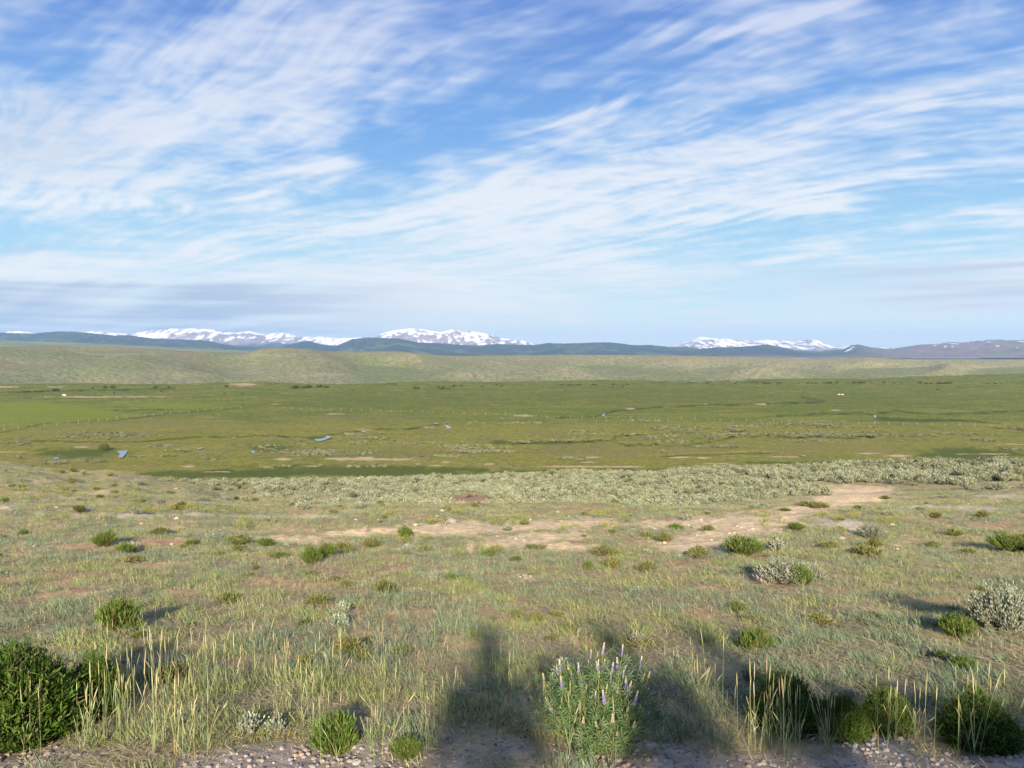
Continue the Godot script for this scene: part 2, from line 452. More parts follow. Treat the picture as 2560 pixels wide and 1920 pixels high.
const SNOW := [-500,838, -60,836, 12,832, 29,825, 75,830.6, 110,838, 170,840, 203,830.6, 237,827, 272,831.5, 307,833, 327,835, 347,830.6, 385,825.7, 428,821, 451,822, 486,820.5, 518,822.8, 538,824, 556,829, 593,831.5, 625,827.7, 640,831, 657,835, 692,832.7, 707,832, 727,835, 747,843, 770,841.6, 790,843, 808,838.7, 825,843.7, 848,845, 895,843.7, 941,842, 958,832, 987,825, 1025,820.5, 1060,822.8, 1074,826, 1103,830, 1129,823, 1146,825.7, 1161,830.6, 1181,828, 1216,833.5, 1242,842, 1280,849, 1309,851, 1335,860, 1400,872, 1640,874, 1682,867, 1708,856.7, 1731,851, 1749,841.6, 1769,844, 1801,846.6, 1824,847, 1844,850, 1882,852, 1920,849.4, 1949,851, 1987,854.7, 2030,847, 2041,848.6, 2059,858, 2082,865, 2094,864, 2114,864.5, 2140,866, 2180,868, 2209,866, 2240,872, 2320,878, 3060,878]

func draw(px: float, d: float) -> float:
	var cut := 0.0
	for w in DRAWS:
		var f: float = clampf((d - w[1]) / (w[3] - w[1]), -0.1, 1.05)
		if d < w[1] - 60.0: continue
		var line: float = lerpf(w[0], w[2], f) + sin(d * 0.012 + w[0]) * 14.0
		var across: float = (px - line) / F * d / w[5]
		cut = maxf(cut, w[4] * exp(-across * across) * (1.0 - smoothstep(0.55, 1.0, f)))
	return cut

func ridge(called: String, crest: Array, d0: float, dc: Array, back: float, foot: float, rows: int, cols: int, kind: int, label: String, m: Material, category: String) -> void:
	# a range of hills: every column runs from its foot in the plain up to its crest and down behind it
	var v := PackedVector3Array(); v.resize(rows * cols)
	var c := PackedColorArray(); c.resize(rows * cols)
	var top := int(rows * 0.72)
	for j in cols:
		var px := -480.0 + 3520.0 * j / (cols - 1)
		var cd := table(dc, px)
		var start: float = table(HILLB, px) if kind == 0 else d0
		var cy: float = table(crest, px) + nb.get_noise_2d(px * 0.09, kind * 7.0) * [0.5, 0.6, 1.0, 0.8][kind]
		var r := ray(px, cy)
		var peak := EYE + r.y / -r.z * cd
		var ux := r.x / -r.z
		for i in rows:
			var s := float(i) / top
			var d := 0.0
			var y := 0.0
			if s <= 1.0:
				d = lerpf(start, cd, pow(s, 0.8) if kind < 2 else s)
				var rise := (d - start) / (cd - start)
				y = lerpf(foot, peak, lerpf(smoothstep(0.0, 1.0, rise), 1.0 - pow(1.0 - rise, lerpf(2.3, 1.4, smoothstep(450.0, 800.0, px))), 0.55) if kind == 0 else pow(rise, 1.25 if kind > 1 else 1.0))
				var mound := rise * (1.0 - rise) * 4.0
				var x := ux * d
				if kind == 0:
					for w in ROLLS:
						var ax: float = (px - w[0]) / F * d / w[2]
						var az: float = (d - w[1]) / w[3]
						y += w[4] * exp(-ax * ax - az * az) * smoothstep(0.0, 0.22, rise)
					y += (na.get_noise_2d(x * 0.008, d * 0.008) * 1.5 - 0.3) * smoothstep(0.0, 0.06, rise) * (1.0 - rise)
					y -= draw(px, d) * 2.0 * smoothstep(0.0, 0.4, rise)
					y += (absf(nr.get_noise_2d(x * 0.0022, d * 0.0010)) * -9.0 + nb.get_noise_2d(x * 0.0025, d * 0.0025) * 6.0 + na.get_noise_2d(x * 0.03, d * 0.02) * 0.5) * mound
					y = maxf(y, lerpf(foot, peak, rise) * 0.4 + foot * 0.6)
				elif kind == 2:
					y += (absf(nr.get_noise_2d(x * 0.0006, d * 0.00025)) * -150.0 + nb.get_noise_2d(x * 0.0012, d * 0.001) * 60.0) * mound * 0.8 * maxf(peak - foot, 60.0) / 260.0
				elif kind == 3:
					y += (absf(nr.get_noise_2d(x * 0.0009, d * 0.0003)) * -260.0 - absf(nr.get_noise_2d(x * 0.0034 + 5.0, d * 0.0006)) * 120.0 + na.get_noise_2d(x * 0.002, d * 0.001) * 50.0) * mound * 0.8 * maxf(peak - foot, 60.0) / 560.0
			else:
				var b := (s - 1.0) / (float(rows - 1) / top - 1.0)
				d = cd + back * b
				y = lerpf(peak, foot + (peak - foot) * 0.2, b)
			var o := i * cols + j
			v[o] = Vector3(ux * d, y, -d)
			var x := ux * d
			if kind == 0:
				var n1 := na.get_noise_2d(x * 0.004, d * 0.006)
				var n2 := nb.get_noise_2d(x * 0.02, d * 0.03)
				var n3 := na.get_noise_2d(x * 0.11, d * 0.1)
				var a := Color(0.13, 0.152, 0.085).lerp(Color(0.18, 0.17, 0.11), clampf(0.35 + n1 * 1.7 + n2 * 0.5, 0, 1))
				a = a.lerp(Color(0.29, 0.275, 0.16), clampf(px / 2000.0, 0, 1) * 0.65)
				a = a.lerp(Color(0.13, 0.165, 0.065), clampf(draw(px, d) * 0.08 - 0.2 + n2 * 0.4, 0, 0.65))
				a = a.lerp(Color(0.28, 0.265, 0.17), clampf(absf(nr.get_noise_2d(x * 0.003 + 3.0, d * 0.004)) * -5.0 + 0.45, 0, 0.28))
				a *= 1.0 + n3 * 0.42 + nb.get_noise_2d(x * 0.3, d * 0.25) * 0.4
				a.a = 1.0
				c[o] = a
			elif kind == 1:
				c[o] = Color(0.17, 0.20, 0.09) * (1.0 + na.get_noise_2d(x * 0.002, d * 0.002) * 0.4)
			elif kind == 2:
				var n1 := nb.get_noise_2d(x * 0.0011, d * 0.0011)
				var n2 := na.get_noise_2d(x * 0.006, d * 0.004)
				var a := Color(0.03, 0.045, 0.03).lerp(Color(0.085, 0.115, 0.05), clampf((n1 + n2 * 0.6 - 0.08) * 2.2, 0, 0.75))
				var sage := smoothstep(2090.0, 2260.0, px) * 0.9
				sage = maxf(sage, smoothstep(0.45, 0.1, s) * smoothstep(1600.0, 1800.0, px) * 0.7)
				var b := Color(0.21, 0.145, 0.14).lerp(Color(0.10, 0.14, 0.06), clampf((n1 + n2 - 0.05) * 2.5, 0, 0.8))
				a = a.lerp(b, sage)
				a *= 1.0 + n2 * 0.4
				if px > 2300.0 and s < 1.0: a = a.lerp(Color(0.8, 0.8, 0.82), clampf((n2 + nb.get_noise_2d(x * 0.004 + 9.0, d * 0.002) + s * 1.6 - 1.95) * 8.0, 0, 1))
				if px > 2100.0 and px < 2145.0: a = a.lerp(Color(0.8, 0.8, 0.82), clampf((0.26 + n2 * 0.5 - absf((px - 2136.0) / 30.0 + (1.0 - s) * 2.2)) * 6.0, 0, 1) * smoothstep(0.55, 0.7, s))
				a.a = 1.0
				c[o] = a
			else:
				var n1 := nr.get_noise_2d(x * 0.0022, d * 0.0006)
				var n2 := na.get_noise_2d(x * 0.006, d * 0.002)
				var n3 := nb.get_noise_2d(x * 0.0011, d * 0.0011)
				var lev := (y - EYE) / cd * F       # angular height, in picture rows above the level line
				var rock := Color(0.30, 0.245, 0.235).lerp(Color(0.22, 0.185, 0.19), clampf(0.5 + n2, 0, 1))
				var line: float = 24.0 if px < 1300.0 else 10.0
				if px > 745.0 and px < 905.0: line = 14.0
				var gully := absf(nr.get_noise_2d(x * 0.0009, d * 0.0003)) * 0.9 + absf(nr.get_noise_2d(x * 0.0034 + 5.0, d * 0.0006)) * 1.7
				var f := clampf((lev - line) * 0.014 + gully + n2 * 1.0 + n3 * 0.5 - 0.68 + (0.38 if px > 1100.0 or (px > 760.0 and px < 900.0) else 0.10) + smoothstep(0.86, 1.0, s) * 0.3, 0, 1)
				f = smoothstep(0.34, 0.52, f)
				var a := rock.lerp(Color(0.82, 0.81, 0.82), f)
				var wood := clampf((line - 4.0 - lev + n3 * 8.0) / 4.0, 0, 1)
				a = a.lerp(Color(0.035, 0.05, 0.035), wood)
				c[o] = a
	tag(put(called, sheet(rows, cols, v, c), m), label, category, "", "structure")

# ---------------------------------------------------------------- sky
func sky_material() -> PanoramaSkyMaterial:
	var w := 4096
	var h := 2048
	# how much of the sky is cloud, at picture columns 0, 160 .. 2560 and rows below
	var ys := [0, 100, 200, 300, 400, 500, 560, 620, 680, 740, 800, 860]
	var cov := [
		[.25,.3,.45,.55,.6,.55,.5,.42,.22,.12,.3,.45,.62,.68,.3,.3,.1],
		[.15,.4,.7,.65,.7,.65,.6,.4,.22,.2,.3,.55,.6,.55,.22,.28,.3],
		[.55,.45,.62,.75,.7,.65,.55,.25,.1,.3,.4,.5,.4,.2,.22,.4,.42],
		[.7,.75,.75,.75,.7,.7,.35,.06,.3,.6,.45,.28,.12,.28,.45,.35,.5],
		[.75,.75,.7,.5,.35,.6,.12,.38,.58,.42,.55,.72,.75,.62,.38,.18,.1],
		[.5,.65,.6,.4,.62,.32,.42,.72,.85,.9,.88,.8,.7,.25,.08,.12,.18],
		[.1,.4,.12,.35,.45,.58,.68,.75,.85,.85,.5,.06,.06,.15,.22,.18,.4],
		[.25,.1,.45,.6,.5,.4,.55,.7,.8,.55,.22,.2,.25,.42,.3,.35,.45],
		[.75,.72,.62,.55,.6,.75,.8,.8,.7,.7,.7,.55,.35,.4,.6,.75,.8],
		[.85,.82,.78,.75,.8,.8,.85,.82,.65,.4,.3,.2,.22,.5,.75,.85,.85],
		[.8,.75,.72,.72,.72,.75,.72,.55,.42,.3,.2,.25,.3,.3,.25,.25,.25],
		[.6,.55,.5,.5,.5,.5,.5,.45,.4,.35,.3,.25,.25,.25,.25,.25,.25]]
	# single streaks: x0, y0, x1, y1, half width, strength
	var streak := [
		[1480,640,1760,552,26,.35], [1760,552,2060,505,26,.42], [2060,505,2380,405,34,.3], [1340,312,1480,252,30,.4], [1480,252,1640,205,20,.25],
		[1990,332,2300,270,16,.3], [2300,270,2570,235,16,.32], [2280,180,2570,130,22,.28], [1560,640,1860,590,14,.25], [1900,655,2080,618,13,.45],
		[2120,635,2400,610,10,.4], [1860,803,2560,775,6,.5], [1440,835,1760,828,6,.4], [2430,532,2570,540,12,.5], [560,470,790,400,40,.3],
		[700,400,790,395,30,.3], [20,500,480,520,22,.25], [300,600,560,640,18,.25], [60,640,640,690,14,.2], [600,620,1000,540,30,.2], [1700,70,2100,10,30,.25], [1500,120,1900,60,26,.2],
		[1100,770,1300,765,8,.3], [1430,802,1470,800,5,.6], [620,815,700,808,5,.5], [290,802,350,800,5,.4], [2140,850,2370,843,5,.5], [1380,660,1620,668,12,.35]]
	var ang := deg_to_rad(-47.0)      # the way the high cirrus runs
	var ca := cos(ang)
	var sa := sin(ang)
	var big: Image
	for pass_ in 2:
		var step: int = [8, 1][pass_]
		# the whole sky in coarse steps, then the part in view finely
		var y0 := 0 if step == 8 else int((90.0 - 28.0) / 180.0 * h)
		var y1 := h if step == 8 else int((90.0 + 0.5) / 180.0 * h)
		var x0 := 0 if step == 8 else int(w * (0.5 - 41.0 / 360.0))
		var x1 := w if step == 8 else int(w * (0.5 + 41.0 / 360.0))
		var cols := (x1 - x0) / step
		var lines := (y1 - y0) / step
		var data := PackedByteArray(); data.resize(cols * lines * 3)
		var o := 0
		for line in lines:
			var el := PI * (0.5 - (y0 + (line + 0.5) * step) / h)
			var ele := maxf(el, 0.004)
			for column in cols:
				var ix := x0 + column * step
				var az := TAU * ((ix + 0.5 * step) / w - 0.5)
				var dir := Vector3(sin(az) * cos(ele), sin(ele), -cos(az) * cos(ele))
				var t := 1.0 / (dir.y + 0.075)
				var gx := dir.x * t
				var gz := -dir.z * t
				var along := gz * ca + gx * sa
				var across := gx * ca - gz * sa
				var inside := 0.0
				var px := 0.0
				var py := 0.0
				if dir.z < -0.2:
					var q := dir.rotated(Vector3.RIGHT, PITCH)
					px = 1280.0 - q.x / q.z * F
					py = 960.0 + q.y / q.z * F
					inside = smoothstep(-260.0, -20.0, px) * smoothstep(2820.0, 2580.0, px) * smoothstep(-240.0, -20.0, py)
				var wx := na.get_noise_2d(along * 0.4, across * 0.4) * 0.5
				var wy := na.get_noise_2d(along * 0.35 + 31.0, across * 0.5) * 0.16
				var s1 := nb.get_noise_2d((along + wx) * 0.15, (across + wy) * 1.3)
				var s2 := na.get_noise_2d((along + wx) * 0.5, (across + wy) * 3.6)
				var s3 := nb.get_noise_2d((along + wx) * 1.4, (across + wy * 1.5) * 9.0 + 20.0)
				var s5 := nb.get_noise_2d((along + wx) * 3.0 + 50.0, (across + wy * 2.0 + s2 * 0.06) * 24.0)
				var s4 := na.get_noise_2d(gx * 7.0 + wx * 6.0, gz * 12.0)
				var low := smoothstep(3.0, 9.0, rad_to_deg(ele))
				s2 = lerpf(nb.get_noise_2d(gx * 0.5, ele * 90.0) * 0.8, s2, low)
				s3 *= lerpf(0.35, 1.0, low)
				s4 *= low
				s5 *= low
				var base := 0.5 + nb.get_noise_2d(gx * 0.35, gz * 0.35) * 0.6
				var grey := clampf(na.get_noise_2d(gx * 0.12 + 70.0, gz * 0.3) * 0.8, 0, 0.5)
				if inside > 0.0:
					var qx := px + s2 * 40.0
					var qy := py + (s1 * 30.0 + s2 * 14.0) * lerpf(0.4, 1.0, low)
					var fx := clampf(qx / 160.0, 0.0, 15.999)
					var i := int(fx)
					var fy := 0
					while fy < 10 and qy > ys[fy + 1]: fy += 1
					var b: float = clampf((qy - ys[fy]) / (ys[fy + 1] - ys[fy]), 0, 1)
					b = smoothstep(0, 1, b)
					var a := smoothstep(0, 1, fx - i)
					var k: float = lerpf(lerpf(cov[fy][i], cov[fy][i + 1], a), lerpf(cov[fy + 1][i], cov[fy + 1][i + 1], a), b)
					for s in streak:
						if qy < minf(s[1], s[3]) - s[4] * 2.5 or qy > maxf(s[1], s[3]) + s[4] * 2.5: continue
						var pa := Vector2(s[0], s[1])
						var pb := Vector2(s[2], s[3])
						var pq := Vector2(qx, qy)
						var off := pq - Geometry2D.get_closest_point_to_segment(pq, pa, pb)
						var dist: float = Vector2(off.x * 0.3, off.y).length() / s[4]
						k += s[5] * exp(-dist * dist * 1.2) * clampf(0.8 + s3 * 1.2 + s2 * 0.8, 0.2, 1.2)
					base = lerpf(base, k, inside)
					var g := smoothstep(695.0, 722.0, qy) * smoothstep(1250.0, 500.0, qx) * 1.1
					g = maxf(g, smoothstep(0.0, 50.0, qy - 645.0 + s1 * 60.0) * smoothstep(810.0, 740.0, qy) * smoothstep(1700.0, 2400.0, qx + s1 * 300.0) * 0.7)
					g = maxf(g, smoothstep(500.0, 60.0, qx) * smoothstep(60.0, 300.0, qy) * smoothstep(520.0, 380.0, qy) * 0.45)
					g = maxf(g, smoothstep(610.0, 625.0, qy) * smoothstep(650.0, 630.0, qy) * smoothstep(200.0, 60.0, qx) * 0.8)
					grey = lerpf(grey, g * clampf(0.75 + s2 * 0.9 + s1 * 0.5, 0, 1), inside)
				var puff := na.get_noise_2d(gx * 2.6 + s1, gz * 3.4) * low + nb.get_noise_2d(gx * 1.5 + 11.0, ele * 150.0) * (1.0 - low)
				var d := base * 1.04 + s1 * 0.36 * (1.15 - base * 0.7) + s2 * lerpf(0.4, 0.24, low) + s3 * 0.24 + s5 * 0.17 + s4 * 0.20 + puff * 0.32
				d = clampf(d * 1.02 + 0.02, 0, 1)
				d = lerpf(d, smoothstep(0.0, 1.0, d), 0.5) * 0.93 + 0.06
				var deg := rad_to_deg(ele)
				# clear air, from the horizon up
				var blue := Color(0.92, 1.0, 0.99).lerp(Color(0.67, 0.86, 0.965), smoothstep(0.5, 7.0, deg))
				blue = blue.lerp(Color(0.475, 0.685, 0.925), smoothstep(6.0, 15.0, deg))
				blue = blue.lerp(Color(0.365, 0.525, 0.83), smoothstep(13.0, 25.0, deg))
				blue = blue.lerp(Color(0.29, 0.44, 0.76), smoothstep(25.0, 70.0, deg))
				var white := Color(0.985, 0.98, 0.975).lerp(Color(0.955, 0.965, 0.985), smoothstep(2.0, 8.0, deg)).lerp(Color(0.845, 0.875, 0.96), smoothstep(9.0, 22.0, deg))
				white = white.lerp(Color(0.75, 0.80, 0.88), grey)
				var col := blue.lerp(white, d * 0.94)
				data[o] = int(clampf(col.r, 0, 1) * 255.0); data[o + 1] = int(clampf(col.g, 0, 1) * 255.0); data[o + 2] = int(clampf(col.b, 0, 1) * 255.0)
				o += 3
		var im := Image.create_from_data(cols, lines, false, Image.FORMAT_RGB8, data)
		if step == 8:
			im.resize(w, h, Image.INTERPOLATE_CUBIC)
			big = im
		else:
			big.blit_rect(im, Rect2i(0, 0, cols, lines), Vector2i(x0, y0))
	var m := PanoramaSkyMaterial.new()
	m.panorama = ImageTexture.create_from_image(big)
	return m

# ---------------------------------------------------------------- plants
func jit(c: Color, amount: float) -> Color:
	var k := 1.0 + rng.randf_range(-amount, amount)
	return Color(c.r * k * (1.0 + rng.randf_range(-amount, amount) * 0.4), c.g * k, c.b * k * (1.0 + rng.randf_range(-amount, amount) * 0.4))

func side_of(d: Vector3) -> Vector3:
	var r := Vector3(rng.randf_range(-1, 1), rng.randf_range(-1, 1), rng.randf_range(-1, 1))
	var s := d.cross(r)
	return s.normalized() if s.length() > 0.001 else Vector3.RIGHT

# A shrub of unit height and half width 0.5 * wide: stems fan out from the root, narrow leaves stand along them.
func shrub(seed_: int, wide: float, stems: int, leaves: int, len_: float, thin: float, colors: Array, bark: Color, erect: float, lobes := 3) -> Array:
	rng.seed = seed_
	var wood := Soup.new()
	var green := Soup.new()
	var lob := []
	for k in lobes: lob.append([rng.randf() * TAU, rng.randf_range(0.75, 1.08)])
	for k in stems:
		var a := rng.randf() * TAU
		var up := sqrt(rng.randf())
		var reach := 1.0
		for l in lob: reach = minf(reach, lerpf(1.0, l[1], maxf(0.0, cos(a - l[0]))))
		reach *= rng.randf_range(lerpf(0.95, 0.6, erect), 1.08)
		var el := lerpf(1.5, 0.12 + erect * 0.5, pow(rng.randf(), 0.6))
		var tip := Vector3(cos(a) * cos(el) * wide * 0.5, maxf(sin(el), 0.12), sin(a) * cos(el) * wide * 0.5) * reach
		var root := Vector3(cos(a) * 0.06 * wide * up, 0.0, sin(a) * 0.06 * wide * up)
		var mid := root.lerp(tip, 0.5) + Vector3(cos(a) * 0.06 * wide, -0.04, sin(a) * 0.06 * wide) * (1.0 - erect)
		var bc := jit(bark, 0.25)
		wood.tube([root, mid, tip], [0.010, 0.007, 0.003], 3, bc)
		var own := jit(colors[rng.randi() % colors.size()], 0.16)
		for i in leaves:
			var f := lerpf(0.30, 1.0, float(i) / maxi(leaves - 1, 1))
			var p := root.lerp(mid, f * 2.0) if f < 0.5 else mid.lerp(tip, f * 2.0 - 1.0)
			p += Vector3(rng.randf_range(-1, 1), rng.randf_range(-1, 1), rng.randf_range(-1, 1)) * 0.03
			var d := ((tip - root).normalized() * (0.5 + erect) + Vector3(0, 0.35 + erect * 0.8, 0) + Vector3(rng.randf_range(-1, 1), rng.randf_range(-0.6, 0.8), rng.randf_range(-1, 1)) * (1.15 - erect * 0.7)).normalized()
			green.leaf(p, p + d * len_ * rng.randf_range(0.6, 1.25), side_of(d), thin * rng.randf_range(0.7, 1.2), jit(own, 0.14))
	return [wood.mesh(), green.mesh()]

var kinds := {}
func plant(called: String, kind: String, at: Vector3, tall: float, wide: float, label: String, category: String, group := "") -> Node3D:
	# kinds[kind] = [[stems, foliage], ...]; all variants are one unit high and one unit wide
	var l: Array = kinds[kind]
	var pick: Array = l[rng.randi() % l.size()]
	var o := thing(called, at, label, category, group)
	o.rotation.y = rng.randf() * TAU
	o.scale = Vector3(wide, tall, wide) * Vector3(1.18, 1.0, 1.18)
	put("stems", pick[0], mat("bark", 0.9), o)
	put("foliage", pick[1], mat("leaf", 0.75, 0.35), o)
	return o

const GREEN := [Color(0.075, 0.14, 0.02), Color(0.11, 0.17, 0.034), Color(0.06, 0.11, 0.02), Color(0.10, 0.125, 0.035)]
const OLIVE := [Color(0.13, 0.155, 0.042), Color(0.16, 0.17, 0.055), Color(0.10, 0.125, 0.035), Color(0.165, 0.155, 0.07)]
const SILVER := [Color(0.20, 0.235, 0.17), Color(0.245, 0.275, 0.205), Color(0.17, 0.205, 0.145)]
const DEAD := [Color(0.40, 0.34, 0.27), Color(0.46, 0.40, 0.34)]
const SAGE := [Color(0.225, 0.25, 0.175), Color(0.275, 0.29, 0.205), Color(0.17, 0.20, 0.135), Color(0.24, 0.26, 0.16)]

func make_kinds() -> void:
	var bark := Color(0.16, 0.11, 0.075)
	var deep := [Color(0.05, 0.108, 0.013), Color(0.08, 0.135, 0.024), Color(0.036, 0.08, 0.011), Color(0.10, 0.115, 0.035)]
	kinds["big_green"] = []
	for k in 2: kinds["big_green"].append(shrub(100 + k, 1.0, 820, 30, 0.07, 0.0055, deep, Color(0.055, 0.075, 0.022), 0.25, 5))
	kinds["green"] = []
	for k in 3: kinds["green"].append(shrub(110 + k, 1.0, 240, 18, 0.15, 0.0085, GREEN, bark, 0.8, 4))
	kinds["olive"] = []
	for k in 3: kinds["olive"].append(shrub(120 + k, 1.0, 110, 12, 0.2, 0.016, OLIVE, bark, 0.65, 4))
	kinds["silver"] = []
	for k in 2: kinds["silver"].append(shrub(130 + k, 1.0, 230, 22, 0.075, 0.011, SILVER, Color(0.27, 0.23, 0.18), 0.6, 5))
	kinds["small_silver"] = []
	for k in 2: kinds["small_silver"].append(shrub(140 + k, 1.0, 60, 10, 0.13, 0.03, SILVER, Color(0.27, 0.23, 0.18), 0.8, 5))
	kinds["dead"] = [shrub(150, 1.0, 80, 4, 0.2, 0.008, DEAD, Color(0.40, 0.33, 0.27), 0.8, 4)]
	kinds["field"] = []
	for k in 5: kinds["field"].append(shrub(160 + k, 1.0, 60, 9, 0.17, 0.036, SAGE, Color(0.2, 0.16, 0.12), 0.5, 4))
	kinds["willow"] = []
	for k in 3: kinds["willow"].append(shrub(170 + k, 1.0, 90, 12, 0.13, 0.035, [Color(0.075, 0.10, 0.04), Color(0.10, 0.12, 0.05), Color(0.065, 0.085, 0.04)], Color(0.12, 0.09, 0.07), 0.3, 4))

func size_at(p: Vector3, pixels: float) -> float:
	return pixels / F * absf((p - Vector3(0, EYE, 0)).rotated(Vector3.RIGHT, PITCH).z)

func shrubs() -> void:
	make_kinds()
	rng.seed = 77
	# name, kind, column, row of the root, width and height in pixels, label, group
	var L := [
		["rabbitbrush", "big_green", 55, 1842, 350, 240, "largest dense bright green rabbitbrush mound above the gravel verge", ""],
		["rabbitbrush", "big_green", 225, 1790, 165, 160, "dark green rabbitbrush tucked behind the largest green mound", ""],
		["rabbitbrush", "green", 292, 1578, 122, 90, "round bright green rabbitbrush on red soil uphill of the largest mound", ""],
		["rabbitbrush", "green", 476, 1566, 52, 16, "low flat green sprig in a patch of bare red soil", ""],
		["rabbitbrush", "green", 838, 1880, 150, 98, "spiky green bush on gravel beside the small silver sage", ""],
		["rabbitbrush", "green", 1015, 1893, 95, 62, "low dark green tuft on gravel under tall seed stalks", ""],
		["rabbitbrush", "green", 1884, 1634, 95, 68, "lone upright bright green bush with dry twigs at its root", ""],
		["rabbitbrush", "green", 2392, 1592, 105, 68, "bright green bush standing against the large silver sagebrush", ""],
		["rabbitbrush", "big_green", 1969, 1828, 170, 160, "tall dark green rabbitbrush with seed stalks in front of it", ""],
		["rabbitbrush", "big_green", 2105, 1842, 135, 122, "green rabbitbrush joined to the tall dark one, beside gravel", ""],
		["rabbitbrush", "big_green", 2213, 1826, 128, 112, "dark rabbitbrush between two larger green mounds", ""],
		["rabbitbrush", "big_green", 2457, 1862, 205, 132, "wide rounded green rabbitbrush alone at the gravel edge", ""],
		["sagebrush", "silver", 2505, 1578, 155, 118, "large silver grey sagebrush with upright sprigs", ""],
		["sagebrush", "silver", 1962, 1457, 130, 62, "wide silver sagebrush with a green bush growing in front", ""],
		["sagebrush", "silver", 2025, 1452, 80, 46, "smaller silver sagebrush lobe beside the wide one", ""],
		["rabbitbrush", "green", 2006, 1466, 62, 52, "small dark green bush in front of the wide silver sagebrush", ""],
		["dead_shrub", "dead", 1924, 1462, 76, 44, "pinkish grey leafless shrub beside the wide silver sagebrush", ""],
		["sagebrush", "small_silver", 622, 1842, 78, 70, "small silver sage with fleshy leaves on the gravel verge", ""],
		["sagebrush", "small_silver", 692, 1838, 60, 58, "smaller leaning silver sage next to the verge sage", ""],
		["sagebrush", "small_silver", 1086, 1452, 32, 32, "lone pale silver tuft in short grass", ""],
		["dead_shrub", "dead", 1177, 1384, 24, 30, "thin pale dead stalks beside the sandy patch", ""],
		["dead_shrub", "dead", 913, 1330, 20, 16, "small pale dead twigs at the sandy patch", ""],
		["rabbitbrush", "green", 1013, 1345, 46, 32, "neat round green bush at the edge of the sandy patch", ""],
		["rabbitbrush", "green", 1470, 1424, 30, 24, "small lone green tuft in smooth short grass", ""],
		["rabbitbrush", "green", 260, 1366, 68, 42, "rounded green bush standing over bare soil", ""],
		["rabbitbrush", "green", 315, 1383, 56, 28, "low green bush just below the rounded one over bare soil", ""],
		["rabbitbrush", "green", 779, 1413, 64, 48, "round dark green bush, foremost of a cluster of three", ""],
		["rabbitbrush", "green", 818, 1392, 56, 38, "middle bush of the cluster of three green bushes", ""],
		["rabbitbrush", "olive", 854, 1380, 54, 28, "twiggy last bush of the cluster of three green bushes", ""],
		["rabbitbrush", "green", 1863, 1388, 106, 48, "wide green bush with bare brown stems beside the track", ""],
		["sagebrush", "small_silver", 1941, 1380, 54, 42, "silver sagebrush next to the wide brown-stemmed bush", ""],
		["sagebrush", "silver", 2177, 1344, 70, 36, "rounded blue grey sagebrush on pale stony soil", ""],
		["rabbitbrush", "olive", 2170, 1392, 70, 30, "yellow green bush with twiggy base, nearer of a pair", ""],
		["rabbitbrush", "olive", 2183, 1370, 50, 26, "yellow green bush behind its twiggy twin", ""],
		["rabbitbrush", "green", 2530, 1380, 120, 48, "wide spreading green bush in grass beyond the large silver sagebrush", ""]]
	for a in L:
		var p := ground_at(a[2], a[3])
		p.y -= 0.02
		plant(a[0], a[1], p, size_at(p, a[5]) * 1.06, size_at(p, a[4]), a[6], "shrub", a[7])
	# the small ones strewn over the slope
	var G := [61,1335,25,12, 399,1333,50,16, 626,1321,30,12, 594,1360,80,20, 667,1364,50,22, 179,1205,25,10, 155,1183,15,9, 183,1179,22,10, 12,1256,25,12, 598,1221,30,12, 927,1366,50,20, 868,1384,40,18, 1220,1392,40,20,
		1519,1386,90,20, 1661,1354,45,24, 1617,1341,40,12, 1690,1323,45,15, 1745,1390,65,20, 1568,1305,16,9, 2071,1370,50,18, 1990,1325,45,20, 2034,1268,75,14, 2388,1337,50,15, 2518,1256,22,9, 1961,1277,35,9, 2213,1248,25,10, 1312,1311,30,12,
		330,1405,70,14, 700,1395,60,16, 1060,1375,40,10, 1340,1370,60,10, 120,1400,50,12, 240,1225,22,8, 420,1235,24,9, 540,1225,22,8, 2300,1275,26,8, 2440,1300,30,8, 2100,1300,30,8]
	for k in range(0, G.size(), 4):
		var p := ground_at(G[k], G[k + 1])
		plant("green_shrub", "olive" if (k / 4) % 4 else "green", p - Vector3(0, 0.02, 0), size_at(p, G[k + 3]) * 1.1, size_at(p, G[k + 2]), "low olive green shrub among the grass of the slope", "shrub", "low green shrubs on the slope")
	var Q := [529,1350,55,18, 195,1252,25,11, 344,1213,28,15, 651,1240,25,12, 502,1252,35,12, 563,1252,35,12, 757,1274,45,22, 702,1250,22,10, 209,1187,28,12, 2498,1226,50,20, 1908,1270,35,15, 1888,1244,35,15, 2225,1289,32,15, 2057,1289,30,12,
		1700,1270,40,16, 1590,1275,42,16, 1715,1300,40,16, 1670,1250,36,14, 820,1262,40,15, 900,1270,44,16, 860,1245,36,13, 1620,1385,30,14, 2365,1245,22,10]
	for k in range(0, Q.size(), 4):
		var p := ground_at(Q[k], Q[k + 1])
		plant("grey_sagebrush", "small_silver", p - Vector3(0, 0.02, 0), size_at(p, Q[k + 3]) * 1.1, size_at(p, Q[k + 2]), "small grey sagebrush scattered over the dry slope", "shrub", "grey sagebrush scattered over the slope")

func copies(called: String, mesh: Mesh, m: Material, xf: Array, cols: Array, label: String, category: String) -> void:
	if xf.is_empty(): return
	var mm := MultiMesh.new()
	mm.transform_format = MultiMesh.TRANSFORM_3D
	mm.use_colors = true
	mm.mesh = mesh
	mm.instance_count = xf.size()
	for i in xf.size():
		mm.set_instance_transform(i, xf[i])
		mm.set_instance_color(i, cols[i])
	var o := MultiMeshInstance3D.new()
	o.multimesh = mm
	o.material_override = m
	o.name = numbered(called)
	add_child(o)
	tag(o, label, category, "", "stuff")

